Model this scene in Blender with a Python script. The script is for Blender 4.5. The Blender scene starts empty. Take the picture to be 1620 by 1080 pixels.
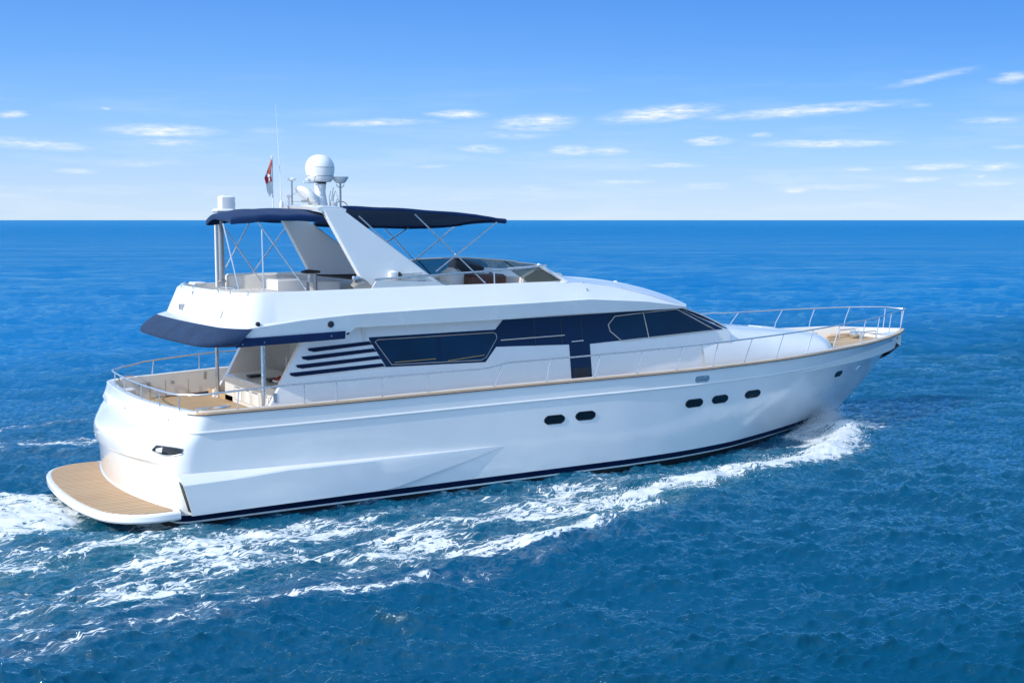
import bpy, math, random
import numpy as np
from math import sin, cos, pi, radians, sqrt, atan2, atan
random.seed(7); rng = np.random.default_rng(11)
S = bpy.context.scene
COL = S.collection
# ------------------------------------------------------------------ camera
CAM = (-7.847, -28.594, 6.3)
F = 1960.0; TH = radians(57.6); PH = atan(192 / F)
cd = bpy.data.cameras.new('camera'); cam = bpy.data.objects.new('camera', cd); COL.objects.link(cam)
cd.sensor_width = 36; cd.lens = 36 * F / 1620; cd.clip_start = 0.1; cd.clip_end = 60000
cam.location = CAM
cam.rotation_euler = (pi / 2 - PH, 0, TH - pi / 2)
S.camera = cam
# ------------------------------------------------------------------ world
SUN_EL = radians(33); SUN_AZ = radians(180 + 7)      # direction TO the sun, measured from +X (the bow)
w = bpy.data.worlds.new('World'); S.world = w; w.use_nodes = True
S.view_settings.view_transform = 'Standard'; S.view_settings.look = 'None'; S.view_settings.gamma = 1
S.view_settings.exposure = 0.74

class NT:
    def __init__(s, tree): s.t = tree; s.t.nodes.clear()
    def n(s, typ, inp=None, **kw):
        nd = s.t.nodes.new(typ)
        for k, v in kw.items(): setattr(nd, k, v)
        for k, v in (inp or {}).items():
            sock = nd.inputs[k]
            if hasattr(v, 'is_linked') or isinstance(v, bpy.types.NodeSocket): s.t.links.new(v, sock)
            else: sock.default_value = v
        return nd
    def m(s, op, a, b=0.0, c=None, clamp=False):
        d = {0: a, 1: b}
        if c is not None: d[2] = c
        return s.n('ShaderNodeMath', d, operation=op, use_clamp=clamp).outputs[0]
    def vm(s, op, a, b=None, out=0, **k):
        d = {0: a}
        if b is not None: d[1] = b
        d.update(k)
        return s.n('ShaderNodeVectorMath', d, operation=op).outputs[out]
    def noise(s, vec, scale, detail=4, rough=.5, dist=0, out=0):
        return s.n('ShaderNodeTexNoise', {'Vector': vec, 'Scale': scale, 'Detail': detail, 'Roughness': rough, 'Distortion': dist}).outputs[out]
    def mr(s, v, a, b, c=0.0, d=1.0, interp='LINEAR'):
        return s.n('ShaderNodeMapRange', {0: v, 1: a, 2: b, 3: c, 4: d}, interpolation_type=interp).outputs[0]
    def mix(s, f, a, b):
        nd = s.n('ShaderNodeMix', data_type='RGBA')
        for k, v in ((0, f), (6, a), (7, b)):
            if isinstance(v, bpy.types.NodeSocket): s.t.links.new(v, nd.inputs[k])
            else: nd.inputs[k].default_value = v
        return nd.outputs[2]

g = NT(w.node_tree)
sky = g.n('ShaderNodeTexSky', sky_type='NISHITA', sun_disc=False, sun_elevation=SUN_EL,
          sun_rotation=pi / 2 - SUN_AZ, air_density=1.0, dust_density=0.35, ozone_density=3.0, altitude=0)
hs = g.n('ShaderNodeHueSaturation', {'Color': sky.outputs[0], 'Saturation': 1.15, 'Value': 1.0})
tc = g.n('ShaderNodeTexCoord').outputs['Generated']
d = g.vm('NORMALIZE', tc)
sep = g.n('ShaderNodeSeparateXYZ', {0: d})
az = g.m('ARCTAN2', sep.outputs[1], sep.outputs[0]); el = g.m('ARCSINE', sep.outputs[2])
P0 = g.n('ShaderNodeCombineXYZ', {0: az, 1: el}).outputs[0]
wsc = g.vm('MULTIPLY', P0, (22.0, 110.0, 1.0))
nz = g.noise(wsc, 1.0, 6, .6, out=1)
off = g.vm('MULTIPLY', g.vm('SUBTRACT', nz, (.5, .5, .5)), (.028, .0062, 0))
Pw = g.vm('ADD', P0, off)
fine = g.noise(g.vm('MULTIPLY', P0, (60.0, 330.0, 1.0)), 1.0, 6, .65)
wisp = g.noise(g.vm('MULTIPLY', P0, (9.0, 75.0, 1.0)), 1.0, 5, .6)
# cloud streaks: azimuth, elevation, half length, half height (degrees), tilt, opacity
CL = [
  (1.2782, 0.068, 0.0368, 0.00442, 0.17, 0.95),
  (1.2714, 0.0591, 0.0271, 0.00295, 0.0, 0.5),
  (1.3672, 0.0563, 0.0357, 0.00381, 0.56, 0.6),
  (1.3874, 0.0775, 0.0085, 0.00284, 0.0, 0.7),
  (1.3389, 0.0366, 0.0135, 0.00193, 0.0, 0.5),
  (1.3179, 0.0842, 0.0044, 0.00121, 0.0, 0.6),
  (1.1157, 0.0761, 0.0431, 0.00254, -0.34, 0.75),
  (1.0481, 0.0834, 0.0214, 0.00357, 0.0, 0.85),
  (0.9862, 0.0766, 0.0316, 0.00561, -0.28, 0.8),
  (1.0028, 0.0672, 0.0281, 0.00306, 0.0, 0.35),
  (1.028, 0.0562, 0.0163, 0.00306, 0.0, 0.7),
  (0.8875, 0.0829, 0.0405, 0.00557, -0.58, 0.95),
  (0.7801, 0.0838, 0.0671, 0.00398, -1.01, 0.8),
  (0.8477, 0.0619, 0.0151, 0.00353, 0.13, 0.85),
  (0.8086, 0.0659, 0.008, 0.002, 0.0, 0.7),
  (0.7581, 0.0584, 0.0494, 0.00297, 0.0, 0.8),
  (0.6862, 0.1059, 0.029, 0.0029, -1.8, 0.5),
  (0.6255, 0.1041, 0.0132, 0.00331, -0.4, 0.6),
  (0.9589, 0.0552, 0.0173, 0.00357, -0.19, 0.85),
  (0.9272, 0.0546, 0.0173, 0.00305, 0.11, 0.7),
  (0.8796, 0.0429, 0.0228, 0.00202, 0.0, 0.6),
  (0.6374, 0.0738, 0.0214, 0.00285, 0.0, 0.5),
  (0.6809, 0.04, 0.0217, 0.0029, -0.38, 0.8),
  (0.6384, 0.0394, 0.0181, 0.00285, -0.19, 0.7),
  (0.7363, 0.0383, 0.0123, 0.00197, 0.0, 0.5),
  (0.692, 0.0302, 0.0184, 0.00194, -0.19, 0.7),
  (0.7836, 0.0231, 0.01, 0.00249, 0.0, 0.65),
  (0.7573, 0.0254, 0.0445, 0.00297, 0.0, 0.4),
  (0.6424, 0.0268, 0.0214, 0.00238, 0.0, 0.6),
  (0.8521, 0.0264, 0.0202, 0.00252, 0.0, 0.35),
  (0.9169, 0.0306, 0.0229, 0.00152, 0.0, 0.5),
  (0.9851, 0.0252, 0.0153, 0.00255, 0.0, 0.35),
  (1.0684, 0.0427, 0.0132, 0.00153, 0.0, 0.4),
  (1.2952, 0.0434, 0.044, 0.00342, 0.0, 0.25),
  (1.1995, 0.0688, 0.015, 0.003, 0.0, 0.2),
  (0.6258, 0.0532, 0.0118, 0.00189, 0.0, 0.35),
  (0.7239, 0.0112, 0.0294, 0.00294, 0.0, 0.25),
  (0.696, 0.0857, 0.0107, 0.00146, 0.0, 0.3),
  (1.3506, 0.0228, 0.0384, 0.0024, 0.0, 0.2),
  (0.6448, 0.0316, 0.0048, 0.00191, 0.0, 0.6),
]
acc = None
for (a0, e0, wa, we, tl, op) in CL:
    q = g.vm('SUBTRACT', Pw, (a0, e0 , 0))
    q = g.vm('MULTIPLY_ADD', q, (1 / wa, 1 / we, 0), **{2: (0, 0, 0)}) if False else g.vm('MULTIPLY', q, (1 / wa, 1 / we, 0))
    if tl:
        sp = g.n('ShaderNodeSeparateXYZ', {0: q})
        q = g.n('ShaderNodeCombineXYZ', {0: sp.outputs[0], 1: g.m('MULTIPLY_ADD', sp.outputs[0], -tl, sp.outputs[1])}).outputs[0]
    v = g.mr(g.vm('LENGTH', q, out=1), 0.0, 1.5, min(1.15, op * 1.2), 0.0, 'SMOOTHSTEP')
    acc = v if acc is None else g.m('MAXIMUM', acc, v)
acc = g.m('MULTIPLY', acc, g.mr(fine, .30, .66, .05, 1.15), clamp=True)
veil = g.m('MULTIPLY', g.mr(wisp, .48, .74, 0, .26), g.mr(el, .0, .15, 1, 0, 'SMOOTHSTEP'))
acc = g.m('MAXIMUM', acc, veil)
# clear-air colour by height above the horizon, laid over the physical sky
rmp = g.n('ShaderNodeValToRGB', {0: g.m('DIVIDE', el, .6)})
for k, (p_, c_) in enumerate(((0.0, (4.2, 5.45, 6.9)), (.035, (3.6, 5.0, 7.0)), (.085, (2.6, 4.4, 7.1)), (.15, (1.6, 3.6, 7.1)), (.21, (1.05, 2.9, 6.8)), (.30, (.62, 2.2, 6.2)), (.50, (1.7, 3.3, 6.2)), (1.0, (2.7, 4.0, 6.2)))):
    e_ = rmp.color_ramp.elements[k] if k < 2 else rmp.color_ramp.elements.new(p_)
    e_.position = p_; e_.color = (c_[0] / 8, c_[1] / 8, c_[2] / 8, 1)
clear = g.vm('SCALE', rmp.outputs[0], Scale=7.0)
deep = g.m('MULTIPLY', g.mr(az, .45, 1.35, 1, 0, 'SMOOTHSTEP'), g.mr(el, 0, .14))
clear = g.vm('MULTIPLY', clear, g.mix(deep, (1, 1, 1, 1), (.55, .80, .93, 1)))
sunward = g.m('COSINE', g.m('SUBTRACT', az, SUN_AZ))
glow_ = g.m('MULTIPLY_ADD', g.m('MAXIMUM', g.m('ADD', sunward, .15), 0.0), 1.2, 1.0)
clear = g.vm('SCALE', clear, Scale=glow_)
clear = g.mix(g.m('MULTIPLY', g.m('MAXIMUM', sunward, 0.0), .75), clear, (7.4, 7.7, 8.0, 1))     # paler sky on the sun's side, added to fill the shaded hull
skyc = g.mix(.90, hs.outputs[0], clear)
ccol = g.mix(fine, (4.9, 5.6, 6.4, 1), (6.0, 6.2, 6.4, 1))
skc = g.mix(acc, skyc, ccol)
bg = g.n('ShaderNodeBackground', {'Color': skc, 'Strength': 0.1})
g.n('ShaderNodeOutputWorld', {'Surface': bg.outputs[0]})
# ------------------------------------------------------------------ sun
sd = bpy.data.lights.new('sun', 'SUN'); so = bpy.data.objects.new('sun', sd); COL.objects.link(so)
sd.energy = 2.0; sd.angle = radians(.53); sd.color = (1, .95, .87)
so.rotation_euler = (pi / 2 - SUN_EL, 0, SUN_AZ + pi / 2)
so.location = (-30, 5, 30)

# ------------------------------------------------------------------ materials
MATS = {}
def pm(name, col, rough=.5, metal=0, coat=0, spec=.5, ior=1.5, trans=0, alpha=1):
    m = bpy.data.materials.new(name); m.use_nodes = True; t = NT(m.node_tree)
    b = t.n('ShaderNodeBsdfPrincipled', {'Base Color': (*col, 1), 'Roughness': rough, 'Metallic': metal, 'Coat Weight': coat,
            'Coat Roughness': .04, 'Specular IOR Level': spec, 'IOR': ior, 'Transmission Weight': trans, 'Alpha': alpha})
    t.n('ShaderNodeOutputMaterial', {'Surface': b.outputs[0]})
    MATS[name] = m
    return m, t, b
def link(t, sock, b, name): t.t.links.new(sock, b.inputs[name])
def vary(t, b, col, amt=.06, scale=1.5, rough=None):
    co = t.n('ShaderNodeTexCoord').outputs['Object']
    n = t.noise(co, scale, 5, .6)
    c2 = tuple(max(0, c * (1 - amt)) for c in col)
    link(t, t.mix(t.mr(n, .35, .65), (*c2, 1), (*col, 1)), b, 'Base Color')
    if rough: link(t, t.mr(n, .3, .7, rough[0], rough[1]), b, 'Roughness')
    return co, n
GW = (.87, .862, .845)
m, t, b = pm('gelcoat', GW, .22, coat=.6); vary(t, b, GW, .035, 1.2, (.16, .3))
m, t, b = pm('hull_gelcoat', GW, .16, coat=.8)
co, n = vary(t, b, GW, .03, .8, (.10, .22))
wv = t.noise(co, 1.1, 2, .4); bp = t.n('ShaderNodeBump', {'Strength': .12, 'Distance': .05, 'Height': wv}); link(t, bp.outputs[0], b, 'Normal')
CW = (.80, .78, .74)
m, t, b = pm('cream', CW, .35); vary(t, b, CW, .06, 1.6)
m, t, b = pm('off_white', (.77, .76, .73), .3, coat=.3); vary(t, b, (.77, .76, .73), .05, 2)
def teak(name, base, axis, plank, dark):
    m, t, b = pm(name, base, .6)
    co = t.n('ShaderNodeTexCoord').outputs['Object']
    sp = t.n('ShaderNodeSeparateXYZ', {0: co})
    v = sp.outputs[axis]
    fr = t.m('FRACT', t.m('DIVIDE', v, plank)); ln = t.m('LESS_THAN', fr, .17)
    idx = t.m('FLOOR', t.m('DIVIDE', v, plank))
    wn = t.n('ShaderNodeTexWhiteNoise', {'W': idx}, noise_dimensions='1D').outputs[0]
    st = (1.1, 26, 26) if axis == 1 else (30, 1.6, 30)
    gr = t.noise(t.vm('MULTIPLY', co, st), 1.0, 5, .65)
    big = t.noise(co, .9, 4, .6)
    c1 = t.mix(t.mr(gr, .3, .7), (*[c * .80 for c in base], 1), (*[min(1, c * 1.12) for c in base], 1))
    c1 = t.mix(t.mr(wn, 0, 1, 0, .6), c1, (base[0] * .8, base[1] * .72, base[2] * .62, 1))
    c1 = t.mix(t.mr(big, .4, .7, 0, .35), c1, (*[min(1, c * 1.15) for c in base], 1))
    c1 = t.mix(t.m('MULTIPLY', ln, dark), c1, (.12, .07, .04, 1))
    link(t, c1, b, 'Base Color')
    bp = t.n('ShaderNodeBump', {'Strength': .2, 'Distance': .004, 'Height': gr}); link(t, bp.outputs[0], b, 'Normal')
teak('teak_platform', (.52, .35, .20), 1, .15, .9)
teak('teak_deck', (.56, .40, .235), 1, .09, .5)
teak('teak_cap', (.72, .50, .33), 1, 5.0, 0)
pm('teak_shaded', (.13, .06, .03), .5)  # brown darkened by the shade under the cap rail
def fabric(name, col):
    m, t, b = pm(name, col, .8, spec=.25)
    co = t.n('ShaderNodeTexCoord').outputs['Object']
    n = t.noise(co, 2.2, 4, .6); n2 = t.noise(t.vm('MULTIPLY', co, (1, 1, 3)), 5, 2, .5)
    c = t.mix(t.mr(n, .3, .7), (*[x * .8 for x in col], 1), (*[x * 1.15 for x in col], 1)); link(t, c, b, 'Base Color')
    b.inputs['Sheen Weight'].default_value = .04; b.inputs['Sheen Roughness'].default_value = .4
    bp = t.n('ShaderNodeBump', {'Strength': .5, 'Distance': .03, 'Height': n2}); link(t, bp.outputs[0], b, 'Normal')
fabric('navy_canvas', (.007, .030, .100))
fabric('sunlit_canvas', (.016, .040, .098))  # lit copy of the navy canvas, sunlight put into its colour
m, t, b = pm('navy_paint', (.006, .012, .05), .2, coat=0, spec=.2); vary(t, b, (.006, .012, .05), .3, 3)
pm('black_rubber', (.012, .012, .014), .5)
pm('antifoul', (.012, .014, .016), .5)
m, t, b = pm('tinted_glass', (.006, .017, .055), .06, spec=.32)
co = t.n('ShaderNodeTexCoord').outputs['Object']
nn = t.noise(co, .5, 3, .5); link(t, t.mix(t.mr(nn, .35, .65), (.002, .018, .048, 1), (.004, .032, .080, 1)), b, 'Base Color')
m, t, b = pm('navy_panel', (.004, .020, .066), .13, spec=.3)
pm('windscreen_glass', (.05, .075, .075), .03, trans=.75, ior=1.1, alpha=.88, spec=.6)
m, t, b = pm('steel', (.68, .69, .71), .26, metal=.85)
co = t.n('ShaderNodeTexCoord').outputs['Object']; link(t, t.mr(t.noise(co, 6, 3), .3, .7, .2, .36), b, 'Roughness')
pm('dull_steel', (.42, .43, .44), .4, metal=.8)
pm('porthole_glass', (.006, .009, .014), .05, spec=.6)
pm('lamp_glass', (.09, .10, .10), .06, coat=.5)
pm('brass', (.48, .36, .16), .3, metal=.8)
m, t, b = pm('cushion', (.76, .74, .70), .75); vary(t, b, (.76, .74, .70), .1, 5)
m, t, b = pm('grey_cushion', (.50, .50, .50), .75); vary(t, b, (.5, .5, .5), .12, 4)
m, t, b = pm('brown_leather', (.10, .045, .035), .5); vary(t, b, (.10, .045, .035), .3, 5)
pm('window_trim', (.60, .57, .52), .3)
pm('dark_trim', (.02, .02, .025), .4)
pm('warm_grey', (.30, .28, .25), .6)  # plain warm grey for the lining seams and the canvas cover
pm('antenna_white', (.82, .82, .80), .35)
pm('flag_red', (.55, .03, .04), .8); pm('flag_white', (.8, .8, .78), .8); pm('flag_brown', (.33, .06, .05), .8)
pm('rope', (.45, .47, .52), .8); pm('rope_navy', (.03, .04, .09), .8)
pm('red_cloth', (.5, .05, .05), .8)

# ------------------------------------------------------------------ mesh builder
class MB:
    def __init__(s): s.v = []; s.f = []; s.mi = []
    def add(s, vs, fs, mi=0):
        o = len(s.v); s.v += [tuple(map(float, p)) for p in vs]
        s.f += [tuple(i + o for i in f) for f in fs]; s.mi += [mi] * len(fs)
    def grid(s, rows, closed_u=False, closed_v=False, mi=0, flip=False):
        n = len(rows[0]); vs = [p for r in rows for p in r]; fs = []
        R = len(rows)
        for i in range(R if closed_v else R - 1):
            for j in range(n if closed_u else n - 1):
                a = i * n + j; b_ = i * n + (j + 1) % n; c = ((i + 1) % R) * n + (j + 1) % n; d_ = ((i + 1) % R) * n + j
                fs.append((a, d_, c, b_) if flip else (a, b_, c, d_))
        s.add(vs, fs, mi)
    def tube(s, pts, r, n=8, cap=True, mi=0):
        pts = [np.array(p, float) for p in pts]; rows = []
        up = None
        for i, p in enumerate(pts):
            a = pts[max(0, i - 1)]; c = pts[min(len(pts) - 1, i + 1)]
            tdir = c - a; tdir /= np.linalg.norm(tdir) + 1e-9
            if up is None:
                up = np.array([0, 0, 1.]) if abs(tdir[2]) < .9 else np.array([1., 0, 0])
            x = np.cross(up, tdir); x /= np.linalg.norm(x); y = np.cross(tdir, x); up = y
            rr = r[i] if hasattr(r, '__len__') else r
            rows.append([p + rr * (cos(2 * pi * k / n) * x + sin(2 * pi * k / n) * y) for k in range(n)])
        o = len(s.v); s.grid(rows, closed_u=True, mi=mi)
        if cap:
            s.f.append(tuple(o + k for k in range(n))[::-1]); s.mi.append(mi)
            L = o + (len(rows) - 1) * n; s.f.append(tuple(L + k for k in range(n))); s.mi.append(mi)
    def box(s, c, d_, rz=0, ry=0, bev=0, mi=0):
        cx, cy, cz = c; a, b_, h = d_[0] / 2, d_[1] / 2, d_[2] / 2
        e = min(bev, a * .9, b_ * .9, h * .9)
        rows = []
        lv = [(-h, e), (-h + e, 0), (h - e, 0), (h, e)] if e > 0 else [(-h, 0), (h, 0)]
        for z, ins in lv:
            A, B = a - ins, b_ - ins
            k = e
            if e > 0:
                ring = []
                for sx, sy, a0 in ((1, 1, 0), (-1, 1, pi / 2), (-1, -1, pi), (1, -1, 3 * pi / 2)):
                    for q in range(3):
                        an = a0 + q * pi / 4; rr = k * .8
                        ring.append((sx * (A - rr) + rr * cos(an), sy * (B - rr) + rr * sin(an), z))
            else: ring = [(A, B, z), (-A, B, z), (-A, -B, z), (A, -B, z)]
            rows.append(ring)
        def tr(p):
            x, y, z = p; x, z = x * cos(ry) + z * sin(ry), -x * sin(ry) + z * cos(ry)
            return (cx + x * cos(rz) - y * sin(rz), cy + x * sin(rz) + y * cos(rz), cz + z)
        rows = [[tr(p) for p in r] for r in rows]
        o = len(s.v); n = len(rows[0]); s.grid(rows, closed_u=True, mi=mi)
        s.f.append(tuple(o + k for k in range(n))[::-1]); s.f.append(tuple(o + (len(rows) - 1) * n + k for k in range(n))); s.mi += [mi, mi]
    def prism(s, poly, axis, a, b_, mi=0):
        """poly in the two other axes, extruded along axis from a to b_"""
        def P(p, t_):
            return {0: (t_, p[0], p[1]), 1: (p[0], t_, p[1]), 2: (p[0], p[1], t_)}[axis]
        n = len(poly); vs = [P(p, a) for p in poly] + [P(p, b_) for p in poly]
        fs = [tuple(range(n))[::-1], tuple(range(n, 2 * n))] + [(i, (i + 1) % n, n + (i + 1) % n, n + i) for i in range(n)]
        s.add(vs, fs, mi)
    def lathe(s, prof, c=(0, 0, 0), n=32, mi=0, mat=None):
        rows = []
        for r, z in prof:
            ring = [(r * cos(2 * pi * k / n), r * sin(2 * pi * k / n), z) for k in range(n)]
            if mat is not None: ring = [tuple(mat @ np.array(p) + np.array(c)) for p in ring]
            else: ring = [(p[0] + c[0], p[1] + c[1], p[2] + c[2]) for p in ring]
            rows.append(ring)
        s.grid(rows, closed_u=True, mi=mi)
def obj(name, mb, mats, parent=None, smooth=35, label=None):
    me = bpy.data.meshes.new(name); me.from_pydata(mb.v, [], mb.f)
    for mm in (mats if isinstance(mats, (list, tuple)) else [mats]): me.materials.append(MATS[mm])
    me.polygons.foreach_set('material_index', mb.mi)
    import bmesh
    bm = bmesh.new(); bm.from_mesh(me); bmesh.ops.remove_doubles(bm, verts=bm.verts, dist=1e-5)
    bmesh.ops.recalc_face_normals(bm, faces=bm.faces); bm.to_mesh(me); bm.free()
    me.polygons.foreach_set('use_smooth', [True] * len(me.polygons))
    me.set_sharp_from_angle(angle=radians(smooth))
    o = bpy.data.objects.new(name, me); COL.objects.link(o)
    if parent is not None: o.parent = parent
    if label: o['label'] = label
    return o
def I(x, tab):
    return float(np.interp(x, [p[0] for p in tab], [p[1] for p in tab]))
def smooth_tab(tab, n=200):
    """monotone cubic resampling of a table"""
    xs = np.array([p[0] for p in tab], float); ys = np.array([p[1] for p in tab], float)
    h = np.diff(xs); dl = np.diff(ys) / h; m_ = np.zeros(len(xs)); m_[0] = dl[0]; m_[-1] = dl[-1]
    for i in range(1, len(xs) - 1):
        m_[i] = 0 if dl[i - 1] * dl[i] <= 0 else 2 * dl[i - 1] * dl[i] / (dl[i - 1] + dl[i])
    X = np.linspace(xs[0], xs[-1], n); out = []
    for x in X:
        i = min(len(h) - 1, max(0, int(np.searchsorted(xs, x) - 1))); u = (x - xs[i]) / h[i]
        out.append((x, (2*u**3-3*u**2+1)*ys[i] + (u**3-2*u**2+u)*h[i]*m_[i] + (-2*u**3+3*u**2)*ys[i+1] + (u**3-u**2)*h[i]*m_[i+1]))
    return out

# ------------------------------------------------------------------ the yacht: hull
Y = bpy.data.objects.new('motor_yacht', None); COL.objects.link(Y); Y.location = (0, 0, 0)
Y['label'] = 'white motor yacht with navy awnings and window bands heading right across open sea'; Y['category'] = 'yacht'
ZS = smooth_tab([(-1, 2.23), (2, 2.23), (8, 2.27), (12, 2.29), (17.4, 2.34), (20.5, 2.41), (24.8, 2.51), (26.3, 2.58)])
def zs(x): return I(x, ZS)
def port_add(x): return I(x, [(0, 0), (.4, .04), (3, .15), (20, .16), (24, .18), (26.2, 0)])
BSH = smooth_tab([(12, 3.3), (14, 3.28), (16, 3.12), (17.4, 2.97), (19, 2.72), (20.5, 2.37), (22, 1.97), (23.3, 1.5), (24.8, .83), (25.7, .35), (26.2, 0)])
BWL = smooth_tab([(12, 3.2), (13.5, 3.1), (15.5, 2.78), (17.4, 2.2), (19.6, 1.38), (21.6, .52), (22.5, .18), (23.0, 0)])
STEM = smooth_tab([(-.6, 22.0), (-.2, 22.6), (0, 23.0), (.26, 23.3), (.66, 23.86), (.94, 24.25), (1.3, 24.66), (1.6, 25.0), (2.05, 25.6), (2.28, 25.85), (2.58, 26.22)])
def b_at(u12, t_):
    """half breadth; u12 in 0..1 from x=12 to the stem"""
    t_ = max(-.25, t_)
    bs = I(12 + u12 * 14.2, BSH); bw = I(12 + u12 * 11.0, BWL)
    if t_ < 0: return bw * (1 + .35 * t_)
    return bw + (bs - bw) * t_ ** 1.12
def stem_x(t_): return I(t_ * 2.58, STEM)
def aft_b(x, t_):
    top = np.interp(x, [0, 12], [3.2, 3.3]); bot = np.interp(x, [0, 12], [3.14, 3.2])
    return bot + (top - bot) * max(0, t_) ** .8 if t_ > 0 else bot * (1 + .25 * t_)
XA = [(-.6, -.42), (.25, -.5), (1.10, -.65), (1.16, -.74), (1.26, -.77), (1.44, -.80), (1.55, -.79), (1.61, -.72), (1.70, -.54), (1.79, -.31), (1.86, -.20), (2.05, -.12), (2.3, -.08)]
def xk(z0, side):
    if side < 0: return .05
    return I(z0, [(.25, .045), (1.2, .07), (1.55, .088), (1.70, .05), (1.9, .020), (2.3, .024)])
def bulge_fade(z0, y): return 0.0
def t_curve(z0, y, side):
    """x of the transom skin at height z0 and distance y from the middle"""
    base = I(z0, [(-.6, -.42), (.25, -.5), (1.1, -.50), (1.9, -.23), (2.3, -.08)]); xa = I(z0, XA)
    return base + (xa - base) * (1 - (.62 if side < 0 else .15) * (min(abs(y), 2.9) / 2.9) ** 3) + xk(z0, side) * y * y
def corner_pts(z0, t_, side):
    b = aft_b(1, t_); x_ = t_curve(z0, 2.88, side); sl = (t_curve(z0, 2.89, side) - x_) / .01
    p0 = np.array([x_, 2.88]); p1 = np.array([x_ + sl * (b - 2.88), b]); p2 = np.array([p1[0] + .34, b]); return p0, p1, p2
def half_loop(t_, side=-1, NT_=12, NB=10, NA=26, NF=60, inset=0):
    """points from the middle of the transom round the corner to the stem, at height fraction t_ of the sheer"""
    z0 = t_ * 2.23; pts = []
    for i in range(NT_):
        y = 2.88 * i / NT_; pts.append((t_curve(z0, y, side), y))
    p0, p1, p2 = corner_pts(z0, t_, side)
    for i in range(NB):
        u = i / NB; p = (1 - u) ** 2 * p0 + 2 * u * (1 - u) * p1 + u * u * p2; pts.append(tuple(p))
    xe = p2[0]
    for i in range(NA):
        x = xe + (12 - xe) * i / NA; pts.append((x, aft_b(x, t_)))
    sx = stem_x(t_)
    for i in range(NF + 1):
        u = i / NF; pts.append((12 + u * (sx - 12), b_at(u, t_)))
    out = []
    for x, y in pts:
        z = zs(x) * t_
        if side > 0: z += port_add(x) * max(0, t_) ** 2
        out.append((x, side * y, z))
    return out
def hull_y(x, z):
    """starboard half breadth of the hull skin at x, z"""
    t_ = z / zs(x)
    if x <= 12: return aft_b(x, t_)
    return b_at((x - 12) / (stem_x(t_) - 12), t_)
def full_loop(t_):
    s_ = half_loop(t_, -1); p_ = half_loop(t_, 1)
    return s_[::-1] + p_[1:]          # stem .. starboard .. transom .. port .. stem
def slab_levels(name, ts, mat, label=None):
    mb = MB(); mb.grid([full_loop(t_) for t_ in ts]); return obj(name, mb, mat, Y, 28, label)
ZT = lambda z: z / 2.23
tl_ = [ZT(z) for z in (.07, .15, .25, .4, .6, .8, .95, 1.03, 1.06, 1.09, 1.12, 1.17, 1.24, 1.32, 1.40, 1.46, 1.50, 1.53, 1.57, 1.61, 1.65, 1.69, 1.73, 1.77, 1.82, 1.9, 2.0, 2.1, 2.18, 2.23)]
hull = slab_levels('hull', tl_, 'hull_gelcoat')
slab_levels('boot_stripe', [ZT(-.07), ZT(0), ZT(.07)], 'navy_paint', 'navy stripe along the foot of the hull')
slab_levels('waterline_stripe', [ZT(-.115), ZT(-.07)], 'gelcoat')
mb = MB(); mb.grid([full_loop(t_) for t_ in (-.45, -.25, ZT(-.115))])
obj('bottom', mb, 'antifoul', Y)
def offset_in(loop, dd):
    P = np.array(loop); n = len(P); out = []
    for i in range(n):
        a = P[max(0, i - 1)][:2]; c = P[min(n - 1, i + 1)][:2]; tv = c - a; L = np.hypot(*tv) + 1e-9
        nrm = np.array([-tv[1], tv[0]]) / L      # loop runs stem -> starboard -> transom -> port
        q = P[i].copy(); q[:2] += nrm * -dd; out.append(q)
    return out
TOP = full_loop(1.0)
_c = np.array(TOP)[len(TOP) // 4]; _o = np.array(offset_in(TOP, .2))[len(TOP) // 4]
SGN = 1 if abs(_o[1]) < abs(_c[1]) else -1
def inset_loop(dd, dz=0):
    out = []
    for q in offset_in(TOP, dd * SGN):
        q = q.copy()
        q[2] += dz; out.append(q)
    # stop the two sides crossing near the stem
    for i, q in enumerate(out):
        s_ = -1 if TOP[i][1] < 0 else 1
        if dd > 0 and q[1] * s_ < 0: q[1] = 0
    return out
def seg(loop, cond):
    h_ = len(TOP) // 2; k = list(range(len(TOP)))
    if cond((5, -3, 0)) and not cond((5, 3, 0)): k = k[:h_ + 1]
    elif cond((5, 3, 0)) and not cond((5, -3, 0)): k = k[h_:]
    return [loop[i] for i in k if cond(TOP[i])]
side_c = lambda p: p[0] > .42
def both(fn):
    for s_ in (-1, 1): fn(s_)
# cap rail: teak along the sides, white over the transom
def ribbon(cond, offs, mat, name, label=None, closed=True):
    mb = MB(); rows = [seg(inset_loop(dd, dz), cond) for dd, dz in offs]
    mb.grid(rows, closed_v=closed); return obj(name, mb, mat, Y, 40, label)
ribbon(lambda p: p[0] > .42 and p[1] <= 0, [(-.03, -.03), (-.03, .016), (.055, .018), (.055, -.03)], 'teak_cap', 'cap_rail', 'varnished teak cap rail')
ribbon(lambda p: p[0] > .42 and p[1] >= 0, [(-.03, -.03), (-.03, .016), (.01, .018), (.01, -.03)], 'teak_cap', 'cap_rail')
ribbon(lambda p: p[0] > .42 and p[1] <= 0, [(.056, .015), (.06, .034), (.12, .034), (.165, .022), (.165, -.04)], 'cream', 'inner_cap')
ribbon(lambda p: p[0] > .30 and p[1] <= 0, [(-.034, -.05), (-.034, -.031), (.02, -.031), (.02, -.05)], 'teak_shaded', 'rubbing_strake')  # strake strip below the cap, underside shade put into its colour
ribbon(lambda p: p[0] > .42 and p[1] >= 0, [(.011, .015), (.015, .034), (.12, .034), (.165, .022), (.165, -.04)], 'cream', 'inner_cap')
ribbon(lambda p: p[0] > .30 and p[1] >= 0, [(-.034, -.05), (-.034, -.031), (.02, -.031), (.02, -.05)], 'teak_shaded', 'rubbing_strake')
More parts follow.
